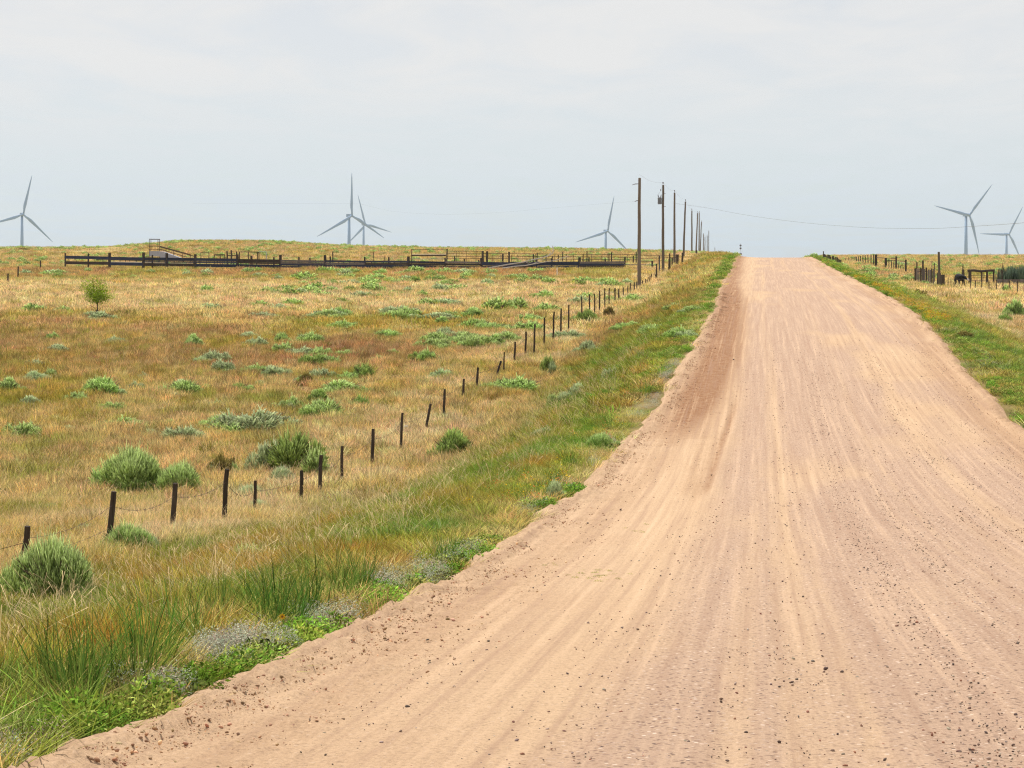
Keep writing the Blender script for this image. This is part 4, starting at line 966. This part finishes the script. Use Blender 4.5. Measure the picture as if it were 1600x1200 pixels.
post_at(754.5, DG, 392, .17, e); post_at(761, DG, 392.5, .15, e); bar(754, 396, 762, 396, DG, .05, e); bar(754, 401, 762, 401, DG, .05, e)
e = empty('rail_fence', (place(764, 268), 268, zpx(764, 268)), 'dark rail fence running right behind the bleached dead tree to the first utility pole', 'fence')
for y_ in (396, 400, 404): bar(762, y_, 998, y_+2, 268, .04, e)
for p_, t_, r_ in ((785.5, 396, .13), (795.5, 393.5, .13), (833, 397, .09), (839, 394.8, .08), (848, 399, .05), (853, 398, .05), (863, 400, .07), (872, 398, .08), (879, 393, .07), (905, 402, .09), (911, 397, .08), (917, 392.5, .08), (920, 401, .1), (950, 396, .07), (955.5, 394, .09), (989.5, 399.5, .09), (994, 393.5, .08)):
    post_at(p_, 266, t_, r_, e)
for p_ in range(770, 990, 14): post_at(p_+random.uniform(-3, 3), 267, 396+random.uniform(0, 3), .035, e, mat=M_rust)
# pens between first pole and transformer pole
e = empty('pole_pen_fence', (place(1002, 225), 225, zpx(1002, 225)), 'broken rail fence with crooked posts between the first two utility poles', 'fence')
bar(975, 413.6, 1026, 414, 200, .05, e, mat=M_dull); bar(1000, 399.5, 1062, 398.5, 240, .03, e); bar(1000, 404, 1060, 402.5, 240, .03, e); bar(1000, 408.5, 1036, 407.5, 240, .035, e)
for p_, d_, t_, r_ in ((1026, 200, 412, .085), (1030.5, 220, 399.5, .09), (1047, 222, 396, .09), (1045, 218, 405, .08), (1024, 198, 430, .05), (1058, 240, 397.5, .2), (1066, 262, 394.5, .15), (1088, 330, 391, .2), (1019, 240, 408, .12), (1050, 235, 402, .1)):
    post_at(p_, d_, t_, r_, e)
# bleached dead tree lying across the fence
e = empty('dead_tree', (place(775, 228), 228, zpx(775, 228)), 'bleached fallen dead tree with a long bare limb curving up over the fence', 'dead tree')
def limb(pts_, r0, r1, d_, nm='limb'):
    n_ = len(pts_); return MB().tube([pt(a, b_, d_+.1*i) for i, (a, b_) in enumerate(pts_)], list(np.linspace(r0, r1, n_)), 6).obj(nm, M_grey, e)
limb([(763, 419), (778, 416), (795, 413), (815, 410), (832, 406), (848, 402.5), (858, 399), (863, 396), (865.5, 392), (864, 388), (863.5, 384)], .10, .045, 228, 'trunk')
limb([(785, 419), (805, 416), (820, 415), (836, 412), (850, 409.5), (868, 407), (882, 402), (888, 399.8)], .07, .035, 227)
limb([(832, 412.5), (842, 408), (850, 405.5)], .045, .03, 227.5); limb([(855, 401), (859, 397), (861, 393)], .045, .025, 228); limb([(863, 392), (865, 389.5), (864.5, 386)], .04, .02, 228.4)
limb([(822, 410), (826, 411), (832, 408.8)], .04, .03, 227.6)
tag(post_at(870.5, 210, 418, .055, None, 'white_marker_post', mat=M_white, sink=.1), 'small white marker stake in the rusty grass below the dead tree', 'marker')

# ------------------------------------------------------------ right side
e = empty('right_wire_fence', (place(1480, 175), 175, zpx(1480, 175)), 'wire fence of thin dark posts running right from the tall grey post', 'fence', None)
last = None
for p_, t_, d_ in ((1481.5, 434.5, 172), (1490.5, 436.5, 169), (1498.5, 439, 167), (1507, 439.5, 165), (1516.5, 439, 162), (1525, 438.5, 160), (1533.5, 426, 158), (1545.5, 439.5, 155), (1557, 437, 153), (1567.5, 436.5, 150), (1578, 438.5, 148), (1589.5, 439, 144), (1600.5, 440, 140), (1613, 441, 137)):
    post_at(p_, d_, t_, .042, e)
    q = (p_, d_)
    if last:
        for k_ in (.35, .6, .85):
            a = Vector((place(last[0], last[1]), last[1]-.05, zpx(last[0], last[1])+1.05*k_)); b_ = Vector((place(p_, d_), d_-.05, zpx(p_, d_)+1.05*k_)); MB().tube([a, b_], .006, 3, False).obj('wire', M_wire, e)
    last = q
o_ = post_at(1468, 176, 393.5, .115, None, 'tall_grey_post', mat=M_pole); tag(o_, 'tall weathered grey post standing right of the road beside a dark stump', 'post')
tag(post_at(1473, 173, 429, .2, None, 'gate_stump', mat=M_post), 'thick dark stump post beside the tall grey post', 'post')
tag(post_at(1466.5, 178, 426, .2, None, 'gate_stump', mat=M_post), 'dark broad post clasped to the back of the tall grey post', 'post')
e = empty('plank_wing', (place(1430, 190), 190, zpx(1430, 190)), 'short wing of upright rough dark planks left of the tall grey post', 'fence')
for i in range(11):
    p_ = 1430+i*2.9; t_ = 417.5+random.uniform(-1.2, 2.6)+max(0, (i-4))*.5; d_ = 192-i*.8; X = place(p_, d_); zb = zx(X, d_)
    MB().beam((X, d_, zb-.1), (X+random.gauss(0, .015), d_+random.gauss(0, .02), EYE-(t_-HY)/F*d_), random.uniform(.13, .19), .05, up=Vector((0, 1, 0))).obj('plank', M_dull if i % 3 else M_post, e)
for p_, t_, r_ in ((1432.5, 409, .07), (1442.5, 407, .1), (1456, 407.5, .035), (1460, 411, .05)): post_at(p_, 193, t_, r_, e)
bar(1443, 406.5, 1460, 409.5, 193, .015, e, 'wire'); bar(1430, 424, 1459, 425, 191.5, .05, e)
e = empty('brace_gate', (place(1382, 232), 232, zpx(1382, 232)), 'braced gateway of thick posts and a top rail, farther left of the plank wing', 'gate')
for p_, t_, d_, r_ in ((1368.5, 397.5, 250, .19), (1384, 403.5, 240, .17), (1400, 400.5, 236, .12), (1415, 405.5, 226, .12)): post_at(p_, d_, t_, r_, e)
MB().tube([pt(1369, 402.6, 250), pt(1400, 403.8, 236)], .05, 6).obj('rail', M_post, e); MB().tube([pt(1400, 407.5, 236), pt(1415, 408.5, 226)], .05, 6).obj('rail', M_post, e); MB().tube([pt(1384, 406, 240), pt(1400, 407.5, 236)], .04, 6).obj('rail', M_post, e)
for p_, t_ in ((1389, 405), (1393, 407), (1396.5, 408), (1404, 413.5), (1407.5, 415), (1411.5, 417)): post_at(p_, 236, t_, .055, e, 'picket')
e = empty('post_row', (place(1364, 255), 255, zpx(1364, 255)), 'row of uneven dark posts leading left from the braced gateway to the road crest', 'fence')
for i, p_ in enumerate((1364.5, 1361, 1356.5, 1352, 1348.5, 1345, 1341.5, 1338.5, 1336, 1331, 1326, 1321)):
    post_at(p_, 254+i*4, 397.5+i*.45+random.uniform(-.5, .5), .075 if i < 9 else .05, e)
e = empty('crest_fence', (place(1300, 240), 240, zpx(1300, 240)), 'low dark fence posts dipping from the bush at the right of the road crest', 'fence')
for i in range(17):
    p_ = 1286+i*1.75; d_ = 262-i*1.6; zb = zpx(p_, d_); post_at(p_, d_, HY+(EYE-zb)*F/d_-12-random.uniform(0, 3), .07, e)
post_at(1286.5, 262, 392.5, .08, e)
for p_, w_, lb in ((1282, 12, 'grey twiggy bush on the crest at the right of the road'), (1276, 10, 'low brown bush left of the grey crest bush')): shrub(p_, 0, w_, lb, None, 'p' if w_ == 12 else 'y', 1.0, d=262)
# handling frame and the dark tall weeds
e = empty('timber_gateway', (place(1513, 186), 186, zpx(1513, 186)), 'dark timber gate frame with a thick sagging top beam beside the black cow', 'gate')
for p_, r_ in ((1515.5, .17), (1534, .06), (1542, .11), (1552.5, .10)): post_at(p_, 186, 422, r_, e)
MB().tube([pt(1512, 423, 186), pt(1522, 422.5, 186), pt(1533, 424, 186), pt(1543, 423, 186), pt(1554, 422.5, 186)], .13, 7).obj('top_beam', M_post, e)
for y_ in (430.5, 434, 438, 441, 444): MB().tube([pt(1516, y_, 187), pt(1552, y_, 187)], .018, 5).obj('bar', M_rust, e)
for p_ in (1522, 1528, 1537, 1547): MB().tube([pt(p_, 426, 187), pt(p_, 446, 187)], .015, 5).obj('bar', M_rust, e)
MB().beam(pt(1512, 445.5, 186), pt(1556, 446, 186), .1, .08).obj('bottom_rail', M_post, e)
tag(post_at(1504.5, 188, 411.5, .05, None, 'thin_post', mat=M_post), 'tall thin pole rising behind the black cow', 'post'); tag(post_at(1505.5, 187, 421, .14, None, 'thick_post', mat=M_post), 'thick dark post right beside the black cow', 'post')
e = empty('wire_pen', (place(1556, 188), 188, zpx(1556, 188)), 'light wire pen panel between the gate frame and the dark weeds', 'fence panel')
for y_ in (421.5, 425, 429, 433): MB().tube([pt(1554, y_, 188), pt(1568, y_, 188)], .012, 4).obj('wire', M_dull, e)
for p_, t_ in ((1560.5, 420), (1564, 421), (1566.5, 412)): post_at(p_, 188, t_, .04, e)
e = empty('low_board_fence', (place(1558, 184), 184, zpx(1558, 184)), 'low grey board fence under the dark green weeds at the right edge', 'fence')
for k_, y_ in enumerate((437.5, 440.3, 443.2)): 
    for x0 in (1558, 1576, 1594): MB().beam(pt(x0, y_, 184), pt(x0+17.8, y_+.3, 184), .04, .17, jit=.05).obj('plank', M_dull, e)
for p_ in (1560, 1577, 1595, 1611): post_at(p_, 184.2, 436, .06, e)
rd_ = empty('weed_thicket', (place(1588, 190), 190, zpx(1588, 190)), 'dense dark green thicket of tall weeds with pale tips at the right edge', 'thicket')
vs = []; qs = []; shs = []; tps = []; nv = 0
for i in range(60):
    P_, q_, sh_, tp_ = blades(n=50, rad=.5, hgt=1.9, wid=.07, lean=.10, bend=.4, hvar=.5, seed=700+i)
    ox = place(random.uniform(1568, 1622), 190)+0; oy = 190+random.uniform(-1.2, 1.6); P_ = P_+np.array([ox, oy, zx(ox, oy)]); P_[:, 2] = P_[:, 2]
    k_ = min(1, (ox-place(1566, 190))/.9+.55); P_[:, 2] = zx(ox, oy)+(P_[:, 2]-zx(ox, oy))*k_*random.uniform(.95, 1.25)
    vs.append(P_); qs.append(q_+nv); shs.append(sh_); tps.append(tp_); nv += len(P_)
me = npmesh('foliage', np.concatenate(vs), quads=np.concatenate(qs), mats=[M_reed], attrs={'shade': ('FLOAT', np.concatenate(shs)), 'tip': ('FLOAT', np.concatenate(tps))})
o_ = bpy.data.objects.new('foliage', me); C.objects.link(o_); o_.parent = rd_; o_.matrix_parent_inverse = parent_inv(rd_)

# ------------------------------------------------------------ the black cow
def skin_obj(name, verts, edges, radii, mat, root, sub=2, parent=None):
    me = bpy.data.meshes.new(name); me.from_pydata(verts, edges, []); me.materials.append(mat)
    o_ = bpy.data.objects.new(name, me); C.objects.link(o_)
    sk = o_.modifiers.new('skin', 'SKIN'); 
    if not me.skin_vertices: me.skin_vertices.new()
    for i, r_ in enumerate(radii):
        me.skin_vertices[0].data[i].radius = (r_, r_) if not hasattr(r_, '__len__') else r_; me.skin_vertices[0].data[i].use_root = (i == root)
    sk.use_smooth_shade = True
    ss = o_.modifiers.new('sub', 'SUBSURF'); ss.levels = sub; ss.render_levels = sub
    if parent: o_.parent = parent
    return o_
DCW = 181; cxp = place(1499, DCW); cz = zx(cxp, DCW)
cow = empty('cow', (cxp, DCW, cz), 'black cow standing by the gate posts with its pale muzzle turned right', 'cow'); cow.rotation_euler = (0, 0, R(-86))
# cow's own axes: +X towards the head
cv = [(-.75, 0, 1.12), (-.45, 0, 1.05), (0, 0, .98), (.42, 0, 1.0), (.68, 0, 1.08), (.90, 0, 1.10), (1.10, .14, 1.02), (1.24, .34, .86), (1.30, .44, .76),
      (-.62, .2, .82), (-.56, .2, .52), (-.66, .2, .28), (-.62, .2, .02), (-.62, -.2, .82), (-.50, -.2, .52), (-.60, -.2, .28), (-.56, -.2, .02),
      (.5, .2, .72), (.5, .2, .40), (.5, .2, .02), (.5, -.2, .72), (.54, -.2, .40), (.52, -.2, .02), (-.92, 0, 1.08), (-.97, 0, .8), (-.96, 0, .42),
      (1.0, .27, 1.09), (.94, .42, 1.12), (1.12, .02, 1.10), (1.18, -.14, 1.13)]
ce = [(0, 1), (1, 2), (2, 3), (3, 4), (4, 5), (5, 6), (6, 7), (7, 8), (0, 9), (9, 10), (10, 11), (11, 12), (0, 13), (13, 14), (14, 15), (15, 16), (3, 17), (17, 18), (18, 19), (3, 20), (20, 21), (21, 22), (0, 23), (23, 24), (24, 25), (6, 26), (26, 27), (6, 28), (28, 29)]
crd = [.27, .34, .37, .34, .26, .17, .155, .115, .09, .15, .075, .055, .06, .15, .075, .055, .06, .12, .06, .055, .12, .06, .055, .05, .03, .05, .05, .035, .05, .035]
skin_obj('body', cv, ce, crd, M_cow, 2, 2, cow)
mb = MB(); mb.tube([(1.25, .37, .84), (1.31, .46, .76), (1.35, .53, .70), (1.36, .55, .68)], [.10, .115, .095, .05], 10)
mo = mb.mesh('muzzle', M_muz, True); mo_ = bpy.data.objects.new('muzzle', mo); C.objects.link(mo_); mo_.parent = cow

# ------------------------------------------------------------ young tree in the field
X, Y = ground_at(149, 499); zt = zx(X, Y); sc_ = Y/F
tr = empty('young_tree', (X, Y, zt), 'small lone yellow green tree with bare lower twigs in the left field', 'tree')
def P3(px, py, dy=0): return Vector((place(150+(px-150)*1.12, Y+dy), Y+dy, EYE-(500-(500-py)*1.28-HY)/F*(Y+dy)))
mb = MB().tube([P3(152, 500), P3(152, 488), P3(151.5, 478), P3(150, 466)], [.06, .05, .04, .02], 7); mb.obj('trunk', M_stem, tr)
tips = []
for a, b_, dy in ((140, 462, -.3), (134, 456, .1), (146, 454, .2), (155, 453, -.2), (160, 460, .3), (169, 471, 0), (139, 471, .2), (158, 470, -.4), (150, 460, .5), (148, 470, -.5), (163, 466, .4)):
    s_ = random.uniform(.2, .6); st = P3(152-(s_*1.5), 488-s_*16); en = P3(a, b_, dy); MB().tube([st, st.lerp(en, .5)+Vector((0, 0, .05)), en], [.018, .013, .006], 4).obj('branch', M_stem, tr); tips.append((st, en))
for a, b_ in ((141, 482), (138, 488), (136, 495), (143, 496), (160, 493), (163, 483), (146, 484)):
    MB().tube([P3(152, 491+random.uniform(-3, 3)), P3((152+a)/2, (488+b_)/2-1, random.uniform(-.2, .2)), P3(a, b_, random.uniform(-.3, .3))], [.016, .012, .006], 4).obj('dead_twig', M_stem, tr)
n_ = 3400; r_ = np.random.default_rng(3); cs = []
for i in range(n_):
    st, en = tips[r_.integers(len(tips))]; t_ = r_.uniform(.45, 1.12); p_ = st.lerp(en, t_); g_ = .13+.08*(1-abs(t_-.8)); cs.append((p_.x+r_.normal(0, g_), p_.y+r_.normal(0, g_), p_.z+r_.normal(0, g_*.9)))
cs = np.array(cs); d1 = r_.normal(0, 1, (n_, 3)); d1 /= np.linalg.norm(d1, axis=1)[:, None]; d2 = np.cross(d1, r_.normal(0, 1, (n_, 3))); d2 /= np.linalg.norm(d2, axis=1)[:, None]; s_ = .05*r_.uniform(.6, 1.4, n_)[:, None]
P_ = np.stack([cs-d1*s_, cs+d2*s_*.5, cs+d1*s_, cs-d2*s_*.5], 1).reshape(-1, 3)
me = npmesh('crown', P_, quads=np.arange(n_)[:, None]*4+np.array([[0, 1, 2, 3]]), mats=[M_tree], attrs={'shade': ('FLOAT', np.repeat(r_.uniform(0, 1, n_), 4))})
o_ = bpy.data.objects.new('crown', me); C.objects.link(o_); o_.parent = tr; o_.matrix_parent_inverse = parent_inv(tr)

# one yellow wildflower at the road edge
X, Y = ground_at(442, 1004); z_ = zx(X, Y)
M_petal = plain('yellow_petal', (.75, .42, .02), .6); M_green = plain('leaf_green', (.16, .32, .04), .7)
fl = empty('wildflower', (X, Y, z_), 'single yellow wildflower in bright weeds at the foot of the tall green grass', 'flower')
MB().tube([(X, Y, z_), (X+.01, Y-.01, z_+.12), (X, Y-.02, z_+.19)], .004, 5).obj('stem', M_green, fl)
for k_ in range(8):
    a = k_*math.pi/4; c_ = Vector((X, Y-.03, z_+.19)); v1 = Vector((math.cos(a), -.35, math.sin(a))).normalized(); v2 = Vector((-math.sin(a), 0, math.cos(a)))
    MB().add([c_, c_+v1*.014+v2*.007, c_+v1*.030, c_+v1*.014-v2*.007, c_+v1*.015+Vector((0, .004, 0))], [(0, 1, 2, 3), (0, 4, 1), (1, 4, 2), (2, 4, 3), (3, 4, 0)]).obj('petal', M_petal, fl)
MB().tube([(X, Y-.045, z_+.19), (X, Y-.03, z_+.19)], [.006, .009], 8).obj('flower_centre', plain('brown_centre', (.2, .09, .02), .8), fl)

# ------------------------------------------------------------ wind turbines
def blade_mesh(Lb=50):
    ns = 15; secs = []
    for i in range(ns):
        s_ = i/(ns-1); ch = float(np.interp(s_, [0, .04, .12, .22, .5, .85, 1], [2.2, 2.2, 3.0, 4.0, 2.7, 1.4, .35])); th = float(np.interp(s_, [0, .08, .22, 1], [2.1, 1.9, .9, .12]))
        tw = R(float(np.interp(s_, [0, .2, 1], [12, 10, 0]))); row = []
        for k_ in range(10):
            a = 2*math.pi*k_/10; x_ = math.cos(a)*ch/2-(.0 if s_ < .1 else ch*.16); y_ = math.sin(a)*th/2; row.append((x_*math.cos(tw)-y_*math.sin(tw), x_*math.sin(tw)+y_*math.cos(tw)+1.8*s_*s_, s_*Lb+1.2))
        secs.append(row)
    v = [p for r in secs for p in r]; f = [(i*10+k_, i*10+(k_+1) % 10, (i+1)*10+(k_+1) % 10, (i+1)*10+k_) for i in range(ns-1) for k_ in range(10)]
    f += [tuple(range(9, -1, -1)), tuple((ns-1)*10+k_ for k_ in range(10))]
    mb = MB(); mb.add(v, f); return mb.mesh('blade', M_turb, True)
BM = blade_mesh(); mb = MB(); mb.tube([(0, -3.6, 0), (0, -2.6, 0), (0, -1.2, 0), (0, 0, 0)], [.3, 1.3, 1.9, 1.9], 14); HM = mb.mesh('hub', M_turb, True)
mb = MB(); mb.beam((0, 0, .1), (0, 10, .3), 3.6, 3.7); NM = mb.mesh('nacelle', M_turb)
turb = [(36, 335, 2260, 13, 28, 'leftmost wind turbine, at the left edge of the photo'), (549, 337, 2120, 1, 32, 'taller and nearer of the two overlapping wind turbines'),
        (570.5, 350.5, 3000, -15, 30, 'farther wind turbine overlapped by the taller one on its left'), (949, 361, 2540, 12, 20, 'low wind turbine left of the utility poles'),
        (1514, 336, 2180, 42.5, 22, 'larger wind turbine at the right, above the tall grey post'), (1576, 366, 2800, 31, 18, 'smaller wind turbine cut by the right edge of the photo')]
for i, (px, py, d_, ang, yaw, lb) in enumerate(turb):
    hub = pt(px, py, d_); zb = zx(hub.x, d_)
    e = empty('wind_turbine', (hub.x, d_, zb), lb, 'wind turbine', 'wind turbines on the horizon'); yw = R(yaw)
    hh = hub.z-zb; e.rotation_euler = (0, 0, yw)
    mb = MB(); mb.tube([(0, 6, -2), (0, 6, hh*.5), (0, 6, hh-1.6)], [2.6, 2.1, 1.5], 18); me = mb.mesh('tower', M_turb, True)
    def ad(nm, me, loc, rot=(0, 0, 0)):
        o_ = bpy.data.objects.new(nm, me); C.objects.link(o_); o_.parent = e; o_.location = loc; o_.rotation_euler = rot; return o_
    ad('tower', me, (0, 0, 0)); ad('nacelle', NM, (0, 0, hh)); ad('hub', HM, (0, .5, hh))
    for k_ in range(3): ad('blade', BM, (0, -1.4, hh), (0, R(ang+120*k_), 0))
# tiny marker mast far beyond the crest
q = pt(1157, 383, 520); zb = zx(q.x, 520)
e = empty('distant_marker', (q.x, 520, zb), 'tiny distant mast with three dark spots above the road crest', 'marker')
MB().tube([(q.x, 520, zb-.3), (q.x, 520, q.z+.5)], .03, 5).obj('mast', M_galv, e)
for y_, r_ in ((383.5, .30), (388, .28), (397, .38)):
    c_ = pt(1157, y_, 520); MB().tube([c_+Vector((0, -.2, -r_)), c_+Vector((0, -.2, -r_*.5)), c_+Vector((0, -.2, r_*.5)), c_+Vector((0, -.2, r_))], [r_*.5, r_, r_, r_*.5], 10).obj('drum', M_tank, e)

# ------------------------------------------------------------ air
HAZE = 7e-5
if HAZE:
    mh, t, o = newmat('pale_air'); pv = N(t, 'ShaderNodeVolumePrincipled'); pv.inputs['Density'].default_value = HAZE; pv.inputs['Color'].default_value = (.80, .90, 1.0, 1); pv.inputs['Anisotropy'].default_value = .3
    L(t, pv.outputs[0], o.inputs['Volume'])
    mb = MB(); x0, x1, y0, y1, z0, z1 = -3800, 4500, -400, 5100, -70, 112
    mb.add([(x0, y0, z0), (x1, y0, z0), (x1, y1, z0), (x0, y1, z0), (x0, y0, z1), (x1, y0, z1), (x1, y1, z1), (x0, y1, z1)], [(3, 2, 1, 0), (4, 5, 6, 7), (0, 1, 5, 4), (1, 2, 6, 5), (2, 3, 7, 6), (3, 0, 4, 7)])
    hz = mb.obj('haze', mh); tag(hz, kind='stuff')
print('INSTANCES', TOT)
